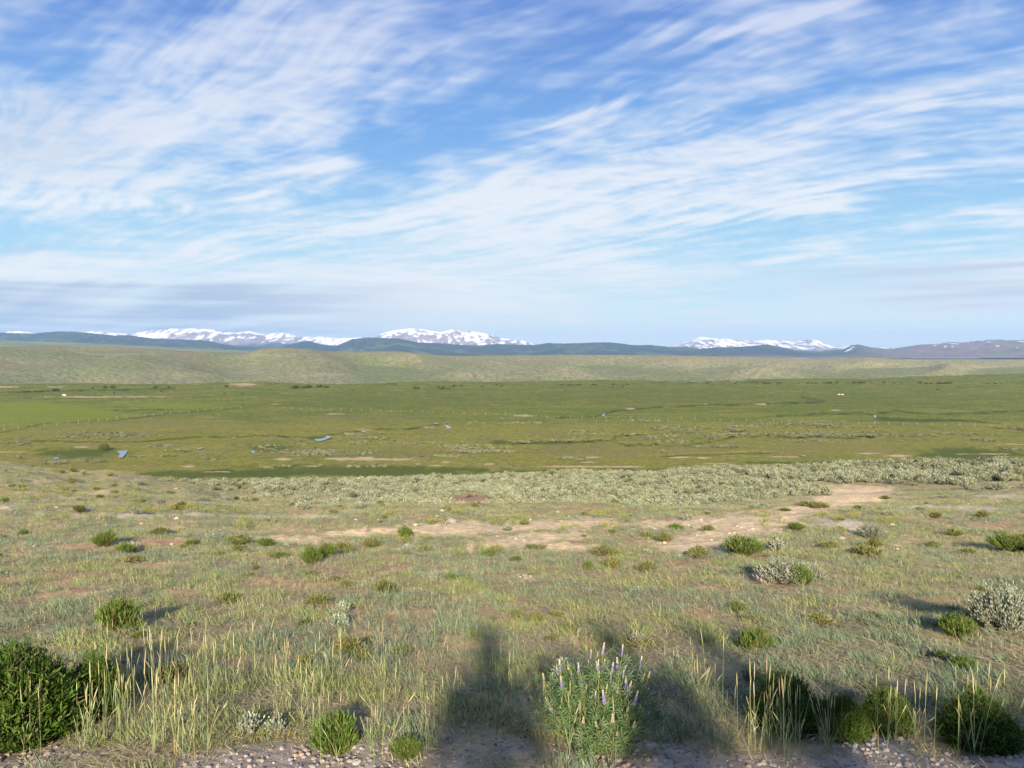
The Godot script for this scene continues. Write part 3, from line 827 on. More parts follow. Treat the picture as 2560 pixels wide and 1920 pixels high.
func sage_field() -> void:
	rng.seed = 31
	var low := [380,1205, 560,1232, 700,1262, 1000,1290, 1300,1268, 1500,1290, 1750,1292, 1900,1258, 2150,1222, 2300,1206, 2560,1204, 3100,1200]
	var cells := {}
	var list := []
	var tries := 0
	while tries < 60000:
		tries += 1
		var d := sqrt(rng.randf_range(30.0 * 30.0, 126.0 * 126.0))
		var x := rng.randf_range(-0.55, 0.80) * d
		var p := Vector3(x, height(x, -d), -d)
		var q := proj(p)
		if q.x < 380.0: continue
		if rng.randf() > smoothstep(420.0, 900.0, q.x + (1215.0 - q.y) * 3.0) + 0.06: continue
		var e := q.y + nb.get_noise_2d(x * 0.15, d * 0.15) * 40.0
		if rng.randf() > smoothstep(-4.0, 34.0, table(low, q.x) - e): continue
		if bare(x, -d) > 0.55: continue
		if nb.get_noise_2d(x * 0.07 + 8.0, d * 0.07) > 0.33 and d < 95.0: continue
		var big := 1.0 + smoothstep(1700.0, 2300.0, q.x) * 0.35
		var gap := 0.48 * big
		var key := Vector2i(int(floor(x / gap)), int(floor(d / gap)))
		if cells.has(key): continue
		cells[key] = true
		var wide := lerpf(0.34, 1.05, pow(rng.randf(), 1.3)) * big * lerpf(0.7, 1.0, smoothstep(40.0, 75.0, d))
		var h := wide * rng.randf_range(0.36, 0.66)
		list.append([size_of(d, wide), p, wide, h, rng.randi() % 5, rng.randf() * TAU, q.x])
	list.sort_custom(func(a, b): return (a[0] > b[0]) if (a[6] > -20 and a[6] < 2580) == (b[6] > -20 and b[6] < 2580) else (a[6] > -20 and a[6] < 2580))
	var m := mat("leaf", 0.75, 0.35)
	var whole := []
	for k in 5:
		var s := SurfaceTool.new()
		s.append_from(kinds["field"][k][0], 0, Transform3D())
		s.append_from(kinds["field"][k][1], 0, Transform3D())
		whole.append(s.commit())
	var xf := [[], [], [], [], []]
	var cc := [[], [], [], [], []]
	for i in list.size():
		var a: Array = list[i]
		var t := Transform3D(Basis(Vector3.UP, a[5]).scaled(Vector3(a[2], a[3], a[2])), a[1] - Vector3(0, 0.05, 0))
		if i < 290:
			var o := put("field_sagebrush", whole[a[4]], m)
			o.transform = t
			tag(o, "pale grey green sagebrush in the dense band across the slope", "shrub", "sagebrush in the dense band")
		else:
			xf[a[4]].append(t)
			var s := rng.randf_range(0.72, 1.18) if rng.randf() > 0.07 else 0.42
			cc[a[4]].append(Color(s, s * rng.randf_range(0.97, 1.04), s * rng.randf_range(0.9, 1.05)))
	for k in 5:
		copies("sagebrush_mass", whole[k], m, xf[k], cc[k], "pale sagebrush packed together on the slope above the meadow", "sagebrush")
	# sage and tussocks down in the valley, in the patches they keep to
	var V := [[Z5, [250,745,90,14, 490,790,110,18, 820,775,90,12, 1400,650,140,12, 1570,680,120,8, 1330,730,150,10, 1900,760,150,12, 1150,700,60,8, 900,548,450,26, 300,160,300,7, 200,620,110,10]],
		[Z6, [90,630,90,30, 420,625,130,22, 850,540,80,10, 1030,535,60,10, 950,585,200,16, 870,620,80,12, 1190,620,90,10, 1650,610,330,10, 1500,485,70,8, 1850,650,350,14, 1530,555,70,8, 1950,445,250,7, 1700,730,200,12, 500,700,400,28, 700,820,500,6, 1900,690,300,12]],
		[Z7, [130,440,140,12, 60,610,80,14, 480,588,300,10, 1000,545,100,12, 650,530,200,20, 1050,425,250,9, 1450,490,250,18, 1400,565,330,24, 1300,610,350,10, 2050,480,180,32, 1900,540,300,12, 450,755,200,16, 1450,680,220,12, 1600,650,300,12]],
		[Z8, [300,460,330,26, 800,480,200,7, 400,540,500,20, 2080,490,120,11, 2190,530,40,18, 1900,590,130,9, 1700,620,120,5, 2120,670,90,14, 1200,540,600,20, 600,600,400,9, 300,735,200,6, 250,570,60,10]]]
	var vx := []
	var vc := []
	for set_ in V:
		var s: Array = set_[0]
		var l: Array = set_[1]
		for k in range(0, l.size(), 4):
			var n := int(l[k + 2] * l[k + 3] * 0.045) + 8
			for i in n:
				var a := rng.randf() * TAU
				var r := sqrt(rng.randf()) * rng.randf_range(0.6, 1.5)
				var p := valley_at(s[0] + (l[k] + cos(a) * r * l[k + 2]) / s[2], s[1] + (l[k + 1] + sin(a) * r * l[k + 3]) / s[2])
				if nb.get_noise_2d(p.x * 0.07, p.z * 0.11) + na.get_noise_2d(p.x * 0.02, p.z * 0.05) * 0.7 < 0.04: continue
				var w := rng.randf_range(0.6, 1.7)
				vx.append(Transform3D(Basis(Vector3.UP, rng.randf() * TAU).scaled(Vector3(w, w * rng.randf_range(0.4, 0.62), w)), p - Vector3(0, 0.1, 0)))
				var b := rng.randf_range(0.45, 1.05)
				vc.append(Color(b, b, b * 0.92))
	copies("valley_sagebrush", whole[2], m, vx, vc, "thin patches of grey sagebrush along the old stream loops", "sagebrush")

func size_of(d: float, w: float) -> float:
	return w / d * F

# ---------------------------------------------------------------- grass
func tuft(seed_: int, blades: int, h: float, spread: float, w: float, c: Array) -> ArrayMesh:
	rng.seed = seed_
	var s := Soup.new()
	for k in blades:
		var a := rng.randf() * TAU
		var r := sqrt(rng.randf()) * spread
		var base := Vector3(cos(a) * r, -0.01, sin(a) * r)
		var lean := rng.randf_range(0.1, 0.75)
		var b := a + rng.randf_range(-1.2, 1.2)
		var hh := h * rng.randf_range(0.45, 1.15)
		var tip := base + Vector3(cos(b) * lean, 1.0, sin(b) * lean).normalized() * hh
		var side := Vector3(-sin(b + 1.0), 0, cos(b + 1.0))
		s.blade(base, tip, side, w, Vector3(-cos(b), 0.2, -sin(b)) * hh * 0.07, jit(c[rng.randi() % c.size()], 0.2))
	return s.mesh()

func stalks(seed_: int, n: int, h: float, spread: float) -> ArrayMesh:
	rng.seed = seed_
	var s := Soup.new()
	for k in n:
		var a := rng.randf() * TAU
		var r := sqrt(rng.randf()) * spread
		var base := Vector3(cos(a) * r, -0.01, sin(a) * r)
		var lean := pow(rng.randf(), 1.6) * 0.5
		var b := rng.randf() * TAU
		var hh := h * rng.randf_range(0.45, 1.12)
		var dir := Vector3(cos(b) * lean, 1.0, sin(b) * lean).normalized()
		var knee := base + dir * hh * 0.55
		var neck := base + dir * hh * 0.8 + Vector3(cos(b), 0, sin(b)) * lean * 0.05
		var tip := neck + (dir + Vector3(cos(b), -0.1, sin(b)) * lean).normalized() * hh * 0.22
		var c := jit(Color(0.23, 0.29, 0.135) if rng.randf() < 0.8 else Color(0.40, 0.34, 0.19), 0.15)
		s.tube([base, knee, neck], [0.0014, 0.0011, 0.0008], 3, c)
		var e := jit(Color(0.35, 0.36, 0.17) if rng.randf() < 0.65 else Color(0.44, 0.37, 0.22), 0.12)
		s.tube([neck, neck.lerp(tip, 0.3), neck.lerp(tip, 0.7), tip], [0.0011, 0.0027, 0.0023, 0.0004], 4, e)
		for i in 2:
			var q := base + dir * hh * rng.randf_range(0.05, 0.35)
			var bb := rng.randf() * TAU
			var d := Vector3(cos(bb) * 0.5, 1.0, sin(bb) * 0.5).normalized()
			s.blade(q, q + d * hh * rng.randf_range(0.25, 0.5), Vector3(-sin(bb), 0, cos(bb)), 0.0022, Vector3(0, 0.01, 0), jit(Color(0.20, 0.25, 0.11), 0.2))
	return s.mesh()

func grass() -> void:
	var BLUE := [Color(0.15, 0.21, 0.13), Color(0.185, 0.24, 0.155), Color(0.13, 0.19, 0.115)]
	var LEAF := [Color(0.185, 0.225, 0.085), Color(0.22, 0.25, 0.10), Color(0.16, 0.21, 0.075)]
	var STRAW := [Color(0.34, 0.28, 0.15), Color(0.29, 0.245, 0.13), Color(0.38, 0.32, 0.19)]
	var sets := [
		["blue_grass", [tuft(1, 18, 0.09, 0.06, 0.0021, BLUE), tuft(2, 13, 0.12, 0.05, 0.002, BLUE)], "short blue green grass in tufts on the slope"],
		["green_grass", [tuft(3, 18, 0.075, 0.065, 0.0021, LEAF), tuft(4, 13, 0.10, 0.06, 0.002, LEAF)], "short olive green grass in tufts on the slope"],
		["dry_grass", [tuft(5, 13, 0.065, 0.075, 0.0019, STRAW), tuft(6, 10, 0.085, 0.08, 0.0018, STRAW)], "dry straw coloured grass between the green tufts"]]
	var xf := []
	var cc := []
	for k in 6:
		xf.append([]); cc.append([])
	rng.seed = 9
	for k in 175000:
		var d := exp(lerpf(log(2.3), log(125.0), pow(rng.randf(), 1.15)))
		var x := rng.randf_range(-0.72, 0.72) * (d + 1.2)
		var b := bare(x, -d)
		if rng.randf() < b * 1.25: continue
		var clump := na.get_noise_2d(x * 1.6 + 20.0, d * 1.6)
		if rng.randf() > (0.39 if d < 12.0 else 0.47) + clump * 1.7 - (0.14 if d < 4.2 else 0.0): continue
		var hue := nb.get_noise_2d(x * 0.45 + 60.0, d * 0.45) + rng.randf_range(-0.22, 0.22) - smoothstep(14.0, 40.0, d) * 0.28
		var t := 0 if hue > 0.0 else 1
		if rng.randf() < 0.25: t = 2
		var s := rng.randf_range(0.42, 0.98) * (0.95 + d * 0.028)
		if d > 60.0: s *= 0.8
		var v := t * 2 + (k & 1)
		xf[v].append(Transform3D(Basis(Vector3.UP, rng.randf() * TAU).scaled(Vector3(s * 1.1, s * rng.randf_range(0.75, 1.15) * lerpf(1.0, 0.75, clampf(d / 40.0, 0, 1)), s * 1.1)), Vector3(x, height(x, -d), -d)))
		var w := rng.randf_range(0.82, 1.15)
		cc[v].append(Color(w, w, w))
	for t in 3:
		for j in 2:
			copies(sets[t][0], sets[t][1][j], mat("grass_blade", 0.7, 0.4), xf[t * 2 + j], cc[t * 2 + j], sets[t][2] + (", broad tufts" if j == 0 else ", thin tufts"), "grass")
	# dead leaves lying flat, and low forbs of many kinds
	rng.seed = 17
	var flat := Soup.new()
	for k in 16:
		var a := rng.randf() * TAU
		var q := Vector3(rng.randf_range(-0.13, 0.13), rng.randf_range(0.002, 0.012), rng.randf_range(-0.13, 0.13))
		flat.leaf(q, q + Vector3(cos(a), rng.randf_range(-0.02, 0.2), sin(a)) * rng.randf_range(0.03, 0.09), Vector3(-sin(a), 0.15, cos(a)), 0.0017, jit(STRAW[rng.randi() % 3], 0.25))
	var lx := []
	var lc := []
	for k in 60000:
		var d := exp(lerpf(log(2.6), log(45.0), rng.randf()))
		var x := rng.randf_range(-0.72, 0.72) * (d + 1.2)
		if rng.randf() < bare(x, -d) * 1.1: continue
		var s := rng.randf_range(0.7, 1.4) * (0.9 + d * 0.03)
		lx.append(Transform3D(Basis(Vector3.UP, rng.randf() * TAU).scaled(Vector3(s, s, s)), Vector3(x, height(x, -d) + 0.004, -d)))
		var w := rng.randf_range(0.65, 1.2)
		lc.append(Color(w, w, w * 1.05))
	copies("dead_grass", flat.mesh(), mat("grass_blade", 0.7, 0.4), lx, lc, "dead grass lying matted on the soil", "grass")
	for kind in 3:
		var fx := []
		var fc := []
		var from: Array = kinds[["olive", "small_silver", "green"][kind]][0]
		var st := SurfaceTool.new()
		st.append_from(from[0], 0, Transform3D())
		st.append_from(from[1], 0, Transform3D())
		for k in [900, 600, 300][kind]:
			var d := exp(lerpf(log(4.5), log(80.0), pow(rng.randf(), 0.85)))
			var x := rng.randf_range(-0.70, 0.70) * d
			if rng.randf() < bare(x, -d) * 1.2: continue
			if na.get_noise_2d(x * 0.3 + kind * 9.0, d * 0.3) < 0.02: continue
			var s := (0.04 + 0.17 * pow(rng.randf(), 3.0)) * (0.8 + d * 0.016)
			fx.append(Transform3D(Basis(Vector3.UP, rng.randf() * TAU).scaled(Vector3(s * 1.7, s * rng.randf_range(0.5, 0.95), s * 1.7)), Vector3(x, height(x, -d) - 0.01, -d)))
			var w := rng.randf_range(0.7, 1.2)
			fc.append(Color(w * rng.randf_range(0.92, 1.08), w, w))
		copies("low_forbs", st.commit(), mat("leaf", 0.75, 0.35), fx, fc, ["low olive forbs mixed into the slope grass", "low grey forbs mixed into the slope grass", "low green forbs mixed into the slope grass"][kind], "forbs")
	# tall stalks with seed heads: columns, rows, clumps
	var T := [[460,1010,1700,1835,38], [560,1000,1640,1720,20], [225,345,1795,1870,20], [380,520,1840,1900,22], [1690,1790,1740,1790,10], [1810,1990,1835,1895,17], [2040,2120,1860,1900,8], [2180,2340,1840,1900,10], [1350,1660,1868,1905,10], [760,1060,1850,1915,16],
		[1050,1300,1750,1880,26], [0,120,1840,1900,12], [2380,2560,1800,1900,12], [1700,2000,1880,1918,16], [0,700,1560,1700,40], [700,1300,1520,1690,40], [1350,2560,1520,1720,60], [0,2560,1440,1560,110], [0,2560,1400,1460,90], [1600,2500,1340,1400,50], [200,700,1700,1800,40]]
	var st := []
	var sx := []
	var sc := []
	for k in 12:
		st.append(stalks(200 + k, [5, 3, 1][k % 3], 0.42, [0.07, 0.08, 0.01][k % 3]))
		sx.append([]); sc.append([])
	rng.seed = 12
	for a in T:
		for k in a[4]:
			var p := ground_at(rng.randf_range(a[0], a[1]), rng.randf_range(a[2], a[3]))
			var s := rng.randf_range(0.65, 1.05)
			var v: int = 0 if a[4] > 100 and rng.randf() < 0.3 else (1 if rng.randf() < 0.5 else 2)
			if a[3] < 1730.0: v = 2 if rng.randf() < 0.6 else 1; s *= 0.7
			v += 3 * (rng.randi() % 4)
			sx[v].append(Transform3D(Basis(Vector3.UP, rng.randf() * TAU).scaled(Vector3(s, s, s)), p))
			var w := rng.randf_range(0.8, 1.12)
			sc[v].append(Color(w, w, w))
	var names := ["thick clumps of tall seed stalks above the gravel verge", "thin clumps of tall yellow green seed stalks", "single tall seed stalks standing over the short grass"]
	for v in 12: copies("seed_grass", st[v], mat("grass_blade", 0.7, 0.4), sx[v], sc[v], names[v % 3], "grass")
	# yellow wildflowers over the middle of the slope
	rng.seed = 14
	var fl := Soup.new()
	for k in 13:
		var a := rng.randf() * TAU
		var r := sqrt(rng.randf()) * 0.15
		var h := rng.randf_range(0.09, 0.17)
		var p := Vector3(cos(a) * r, h, sin(a) * r)
		fl.tube([Vector3(cos(a) * r * 0.4, 0, sin(a) * r * 0.4), p], [0.003, 0.002], 3, Color(0.16, 0.2, 0.06))
		for q in 3:
			var b := TAU * q / 3.0 + a
			fl.leaf(p - Vector3(cos(b), 0, sin(b)) * 0.016, p + Vector3(cos(b) * 0.016, 0.006, sin(b) * 0.016), Vector3(-sin(b), 0, cos(b)), 0.012, jit(Color(0.55, 0.48, 0.07), 0.12))
	var fx := []
	var fc := []
	var FL := [[330,420,1268,1285,26], [455,510,1268,1282,18], [540,580,1270,1285,10], [170,260,1290,1302,10], [580,640,1300,1320,8], [0,250,1160,1250,150], [250,420,1200,1250,60], [930,1010,1272,1292,16], [1110,1170,1262,1290,22], [1066,1090,1300,1318,9], [1235,1260,1302,1312,6], [1300,1330,1288,1306,9],
		[1330,1560,1275,1300,14], [1515,1570,1280,1296,14], [1520,1550,1316,1328,8], [1400,1420,1318,1330,4], [1890,1925,1284,1292,10], [1930,2010,1295,1310,10], [2120,2250,1290,1310,22], [2200,2400,1225,1275,44], [2300,2560,1250,1300,24], [1015,1032,1352,1362,7], [2040,2120,1280,1296,10], [1830,1850,1190,1240,5]]
	for a in FL:
		for k in a[4]:
			var p := ground_at(rng.randf_range(a[0], a[1]), rng.randf_range(a[2], a[3]))
			var s := rng.randf_range(0.35, 0.9)
			p.x += rng.randfn() * 0.25
			p.z += rng.randfn() * 0.35
			p.y = height(p.x, p.z)
			fx.append(Transform3D(Basis(Vector3.UP, rng.randf() * TAU).scaled(Vector3(s * 1.3, s, s * 1.3)), p))
			fc.append(Color.WHITE)
	copies("yellow_wildflowers", fl.mesh(), mat("leaf", 0.75, 0.35), fx, fc, "small yellow wildflowers in drifts over the middle slope", "flowers")

# ---------------------------------------------------------------- lupine
func lupine() -> void:
	rng.seed = 41
	var p := ground_at(1500, 1872)
	var o := thing("lupine", p, "bushy lupine with purple flower spikes by the gravel verge", "flowering plant")
	var h := size_at(p, 262.0)
	var half := size_at(p, 178.0)
	var wood := Soup.new()
	var green := Soup.new()
	var LEAFC := [Color(0.085, 0.145, 0.055), Color(0.105, 0.165, 0.07), Color(0.07, 0.125, 0.05), Color(0.13, 0.175, 0.09)]
	var spike := []
	for kind in 4:
		var s := Soup.new()
		var n: int = [22, 20, 13, 12][kind]
		var tall: float = [0.115, 0.10, 0.07, 0.06][kind]
		s.tube([Vector3(0, -0.02, 0), Vector3(0, tall, 0)], [0.0025, 0.001], 4, Color(0.20, 0.22, 0.09))
		for k in n:
			var f := float(k) / n
			for q in 5:
				var a := TAU * q / 5.0 + k * 0.7
				var out := lerpf(0.013, 0.004, f)
				var y := f * tall
				var base := Vector3(cos(a) * 0.002, y, sin(a) * 0.002)
				var tip := base + Vector3(cos(a) * out, 0.006 + f * 0.006, sin(a) * out)
				var c := Color(0.50, 0.47, 0.25)
				if kind < 2: c = [Color(0.27, 0.22, 0.54), Color(0.36, 0.31, 0.60), Color(0.50, 0.46, 0.64)][rng.randi() % 3] if f < [0.68, 0.5][kind] else Color(0.58, 0.52, 0.42)
				elif kind == 2: c = Color(0.50, 0.44, 0.36) if f < 0.4 else Color(0.50, 0.48, 0.24)
				s.leaf(base, tip, Vector3(-sin(a), 0, cos(a)), out * 0.5 + 0.001, jit(c, 0.15))
		spike.append(s.mesh())
	for k in 84:
		var a := rng.randf() * TAU
		var r := pow(rng.randf(), 0.55)
		var root := Vector3(cos(a), 0, sin(a)) * 0.05 * r
		var up := h * (1.0 - 0.52 * r * r) * rng.randf_range(0.7, 0.93)
		if k % 4 == 3: up *= 0.6
		var tip := Vector3(cos(a) * half * r * 0.95 + rng.randfn() * 0.02, up, sin(a) * half * r * 0.95 + rng.randfn() * 0.02)
		var mid := root.lerp(tip, 0.5) + Vector3(cos(a), 0, sin(a)) * half * 0.12 * r
		wood.tube([root, mid, tip], [0.004, 0.003, 0.002], 4, jit(Color(0.17, 0.19, 0.07), 0.15))
		for i in 14:
			var f := lerpf(0.10, 0.98, i / 13.0)
			var q := root.lerp(mid, f * 2.0) if f < 0.5 else mid.lerp(tip, f * 2.0 - 1.0)
			var b := i * 2.4 + k
			var pet := Vector3(cos(b), 0.7, sin(b)).normalized()
			var hub := q + pet * rng.randf_range(0.025, 0.05)
			wood.tube([q, hub], [0.0013, 0.001], 3, Color(0.16, 0.19, 0.07))
			var c := jit(LEAFC[rng.randi() % 4], 0.15)
			var n := rng.randi_range(7, 9)
			var u := pet.cross(Vector3.UP).normalized()
			var w := u.cross(pet)
			for l in n:
				var t := TAU * l / n
				var d := (u * cos(t) + w * sin(t) + pet * 0.55).normalized()
				green.leaf(hub, hub + d * rng.randf_range(0.030, 0.046), d.cross(pet).normalized(), 0.0025, c)
		if k % 4 != 3 or r < 0.5:
			var e := put("flower_spike", spike[[0, 2, 1, 0, 1, 1, 3][k % 7] if r < 0.75 else [2, 3][k % 2]], mat("leaf", 0.75, 0.35), o)
			e.position = tip
			e.basis = Basis(Quaternion(Vector3.UP, ((tip - mid).normalized() + Vector3(0, 0.6, 0) + Vector3(rng.randf_range(-0.3, 0.3), 0, rng.randf_range(-0.3, 0.3))).normalized())) * Basis(Vector3.UP, rng.randf() * TAU)
			e.scale = Vector3.ONE * rng.randf_range(0.3, 0.62)
	put("stems", wood.mesh(), mat("bark", 0.9), o)
	put("foliage", green.mesh(), mat("leaf", 0.75, 0.35), o)

# ---------------------------------------------------------------- stones
func stone(seed_: int, rings := 6) -> ArrayMesh:
	var sp := SphereMesh.new()
	sp.radius = 0.5; sp.height = 1.0; sp.radial_segments = rings * 2; sp.rings = rings
	var a := sp.get_mesh_arrays()
	var vs: PackedVector3Array = a[Mesh.ARRAY_VERTEX]
	var ix: PackedInt32Array = a[Mesh.ARRAY_INDEX]
	var n := FastNoiseLite.new()
	n.seed = seed_; n.frequency = 1.3
	var st := SurfaceTool.new()
	st.begin(Mesh.PRIMITIVE_TRIANGLES)
	st.set_smooth_group(-1)
	for i in ix:
		var p := vs[i]
		var d := p.normalized()
		# a few flat breaks and a lumpy skin
		p = d * (0.5 + n.get_noise_3d(d.x, d.y, d.z) * 0.22)
		for k in 5:
			var f := Vector3(sin(seed_ + k * 2.1), cos(seed_ * 1.7 + k * 1.3) * 0.8, sin(seed_ * 0.6 + k * 3.7)).normalized()
			var e := p.dot(f) - 0.37
			if e > 0.0: p -= f * e * 0.85
		st.set_color(Color.WHITE)
		st.add_vertex(p)
	st.generate_normals()
	return st.commit()

func stones() -> void:
	rng.seed = 51
	var ms := []
	for k in 4: ms.append(stone(60 + k, 7))
	var pm := mat("stone", 0.9)
	pm.albedo_texture = grain(0.03, 0.75, 1.1, 71, 4)
	pm.uv1_triplanar = true; pm.uv1_scale = Vector3(0.7, 0.7, 0.7)
	# column, row, width in pixels, tone 0 pale, 1 grey, 2 reddish, 3 dark
	var L := [277,1829,30,0,"pale flat stone beside the largest green mound", 1112,1842,20,0,"cream stone among stalks by the gravel verge", 1212,1838,22,0,"whitish stone at the foot of shaded grass", 1165,1890,18,0,"small white stone lying on the gravel verge", 890,1908,26,1,"grey cobble on the gravel verge", 1896,1672,20,0,"white upright stone beside the tall dark rabbitbrush",
		2272,1664,14,1,"small grey stone on red soil above the dark bushes", 1721,1816,22,1,"flat grey stone among dry stems", 1742,1822,14,1,"small grey stone beside the flat grey stone", 222,1279,24,0,"long white boulder on the pale stony band", 441,1297,16,0,"white rock in grass under the pale stony band", 140,1269,12,0,"cream rock at the yellow flowers",
		354,1310,14,2,"pinkish rock in thin grass", 1104,1278,15,0,"white rock by the yellow flowers above the sandy patch", 1566,1315,15,0,"bright white round rock at the end of the sandy patch", 1582,1324,10,0,"small white rock under the bright white round rock", 1395,1281,13,0,"pale rock in grass above the sandy patch", 1423,1292,12,0,"pale rock at the upper edge of the sandy patch",
		1128,1306,34,1,"low grey ledge stone on the sandy patch", 1039,1313,16,0,"pale slab near the neat round green bush", 1242,1341,9,0,"small white stone in the middle of the sandy patch", 1289,1348,10,0,"white stone at the lower sandy patch", 945,1300,7,0,"tiny pale stone in thin grass", 890,1300,12,1,"flat pale stone in thin grass", 1364,1294,8,2,"red stone above the sandy patch", 1488,1310,6,3,"dark stone on bare sand",
		2240,1366,18,0,"rounded pale boulder in grass past the yellow green bushes", 2230,1313,18,0,"white boulder on stony soil with yellow flowers", 2107,1347,16,0,"flat white stone below the blue grey sagebrush", 1837,1333,12,0,"larger of two white stones close together on the track", 1823,1334,10,0,"smaller of two white stones close together on the track", 1843,1316,9,0,"small stone on the track by its sandy bank", 1778,1351,10,0,"pale stone at the lower track edge",
		2347,1414,12,2,"brownish stone in the bluish grass", 1961,1294,10,0,"pale stone on the narrow part of the track", 1700,1388,12,0,"pale stone where the track meets the grass", 604,1560,14,1,"greenish grey stone near the low flat sprig", 522,1576,8,0,"white pebble near the low flat sprig", 1580,1530,10,0,"pale round stone at the shadow edge", 440,1222,12,2,"tan rock on the knoll", 190,1176,10,2,"tan rock at the knoll top"]
	var tones := [Color(0.46, 0.41, 0.33), Color(0.36, 0.33, 0.30), Color(0.44, 0.28, 0.20), Color(0.09, 0.08, 0.08)]
	for k in range(0, L.size(), 5):
		var p := ground_at(L[k], L[k + 1])
		var w := size_at(p, L[k + 2]) * (0.85 if L[k + 1] < 1420 else 1.0)
		var o := put("rock", ms[(k / 5) % 4], null)
		var m: StandardMaterial3D = StandardMaterial3D.new() if not mats.has("rock%d" % L[k + 3]) else mats["rock%d" % L[k + 3]]
		if not mats.has("rock%d" % L[k + 3]):
			m.albedo_color = tones[L[k + 3]].linear_to_srgb()
			m.albedo_texture = pm.albedo_texture
			m.uv1_triplanar = true
			m.uv1_scale = Vector3(0.7, 0.7, 0.7)
			m.roughness = 0.9
			mats["rock%d" % L[k + 3]] = m
		o.material_override = m
		o.transform = Transform3D(Basis(Vector3.UP, rng.randf() * TAU).scaled(Vector3(w, w * 0.62, w)), p + Vector3(0, w * 0.05, 0))
		tag(o, L[k + 4], "rock")
	# gravel: thousands of pebbles on the verge and on the stony places
	var gx := [[], [], [], []]
	var gc := [[], [], [], []]
	var tries := 0
	while tries < 55000:
		tries += 1
		var d := exp(lerpf(log(1.8), log(6.0), rng.randf()))
		var x := rng.randf_range(-0.72, 0.72) * (d + 1.0)
		var b := bare(x, -d)
		var c := gcol[clampi(roundi(g_at(x, d).x), 0, GR - 1) * GC + clampi(roundi(g_at(x, d).y), 0, GC - 1)]
		var gravel := clampf(1.0 - absf(c.b - 0.24) * 22.0, 0.02, 1.0)
		if rng.randf() > b * gravel * 1.1: continue
		var w := 0.005 + 0.030 * pow(rng.randf(), 4.5)
		var k := rng.randi() % 4
		gx[k].append(Transform3D(Basis.from_euler(Vector3(rng.randf_range(-0.5, 0.5), rng.randf() * TAU, rng.randf_range(-0.5, 0.5))).scaled(Vector3(w, w * 0.65, w)), Vector3(x, height(x, -d) + w * 0.12, -d)))
		var t := [Color(0.33, 0.28, 0.24), Color(0.40, 0.35, 0.29), Color(0.27, 0.22, 0.20), Color(0.40, 0.29, 0.22), Color(0.30, 0.285, 0.28)]
		gc[k].append(jit(t[rng.randi() % 5] * Color(0.76, 0.80, 0.80), 0.2))
	for k in 600:      # stones showing on the sandy track and the stony band
		var p := ground_at(rng.randf_range(0, 2560), rng.randf_range(1215, 1400))
		if rng.randf() > bare(p.x, p.z): continue
		var w := 0.02 + 0.07 * pow(rng.randf(), 3.0)
		gx[k % 4].append(Transform3D(Basis(Vector3.UP, rng.randf() * TAU).scaled(Vector3(w, w * 0.6, w)), p + Vector3(0, w * 0.1, 0)))
		gc[k % 4].append(jit(Color(0.42, 0.35, 0.26), 0.2))
	var small := []
	for k in 4: small.append(stone(80 + k, 3))
	for k in 4: copies("gravel", small[k], mat("pebble", 0.9), gx[k], gc[k], "loose mixed gravel on the road verge and stony ground", "gravel")

# ---------------------------------------------------------------- water, fence, willows
func waters() -> void:
	var W := [[Z5, [1005,688, 1105,682, 1085,715, 1060,745, 1020,748, 1035,712]], [Z5, [450,750, 500,742, 514,752, 470,761]], [Z5, [1700,668, 1762,655, 1755,663, 1710,673]], [Z5, [2170,690, 2200,682, 2206,706, 2180,706]], [Z6, [500,584, 560,582, 600,572, 610,552, 657,565, 600,590, 545,604, 520,598]], [Z6, [908,515, 950,513, 945,523, 915,524]],
		[Z6, [1615,460, 1660,465, 1692,490, 1640,493, 1652,480]], [Z6, [1535,448, 1572,448, 1560,455]], [Z7, [778,370, 800,364, 804,378, 783,384]], [Z8, [910,380, 935,375, 934,399, 916,397]], [Z5, [1993,569, 2038,569, 2036,579]], [Z6, [2100,402, 2140,402, 2135,409]]]
	var m := flat_mat("still_water", Color(0.03, 0.045, 0.05), 0.04)
	m.metallic_specular = 0.6
	for w in W:
		var s: Array = w[0]
		var poly := PackedVector2Array()
		for k in range(0, w[1].size(), 2):
			var p := valley_at(s[0] + w[1][k] / s[2], s[1] + w[1][k + 1] / s[2])
			poly.append(Vector2(p.x, p.z))
		var ids := Geometry2D.triangulate_polygon(poly)
		var st := Soup.new()
		for k in range(0, ids.size(), 3):
			st.tri(Vector3(poly[ids[k]].x, VALLEY + 0.22, poly[ids[k]].y), Vector3(poly[ids[k + 1]].x, VALLEY + 0.22, poly[ids[k + 1]].y), Vector3(poly[ids[k + 2]].x, VALLEY + 0.22, poly[ids[k + 2]].y), Vector3.UP, Color.WHITE)
		tag(put("water", st.mesh(), m), "still pool of the winding stream reflecting the sky", "water", "pools of the winding stream", "structure")

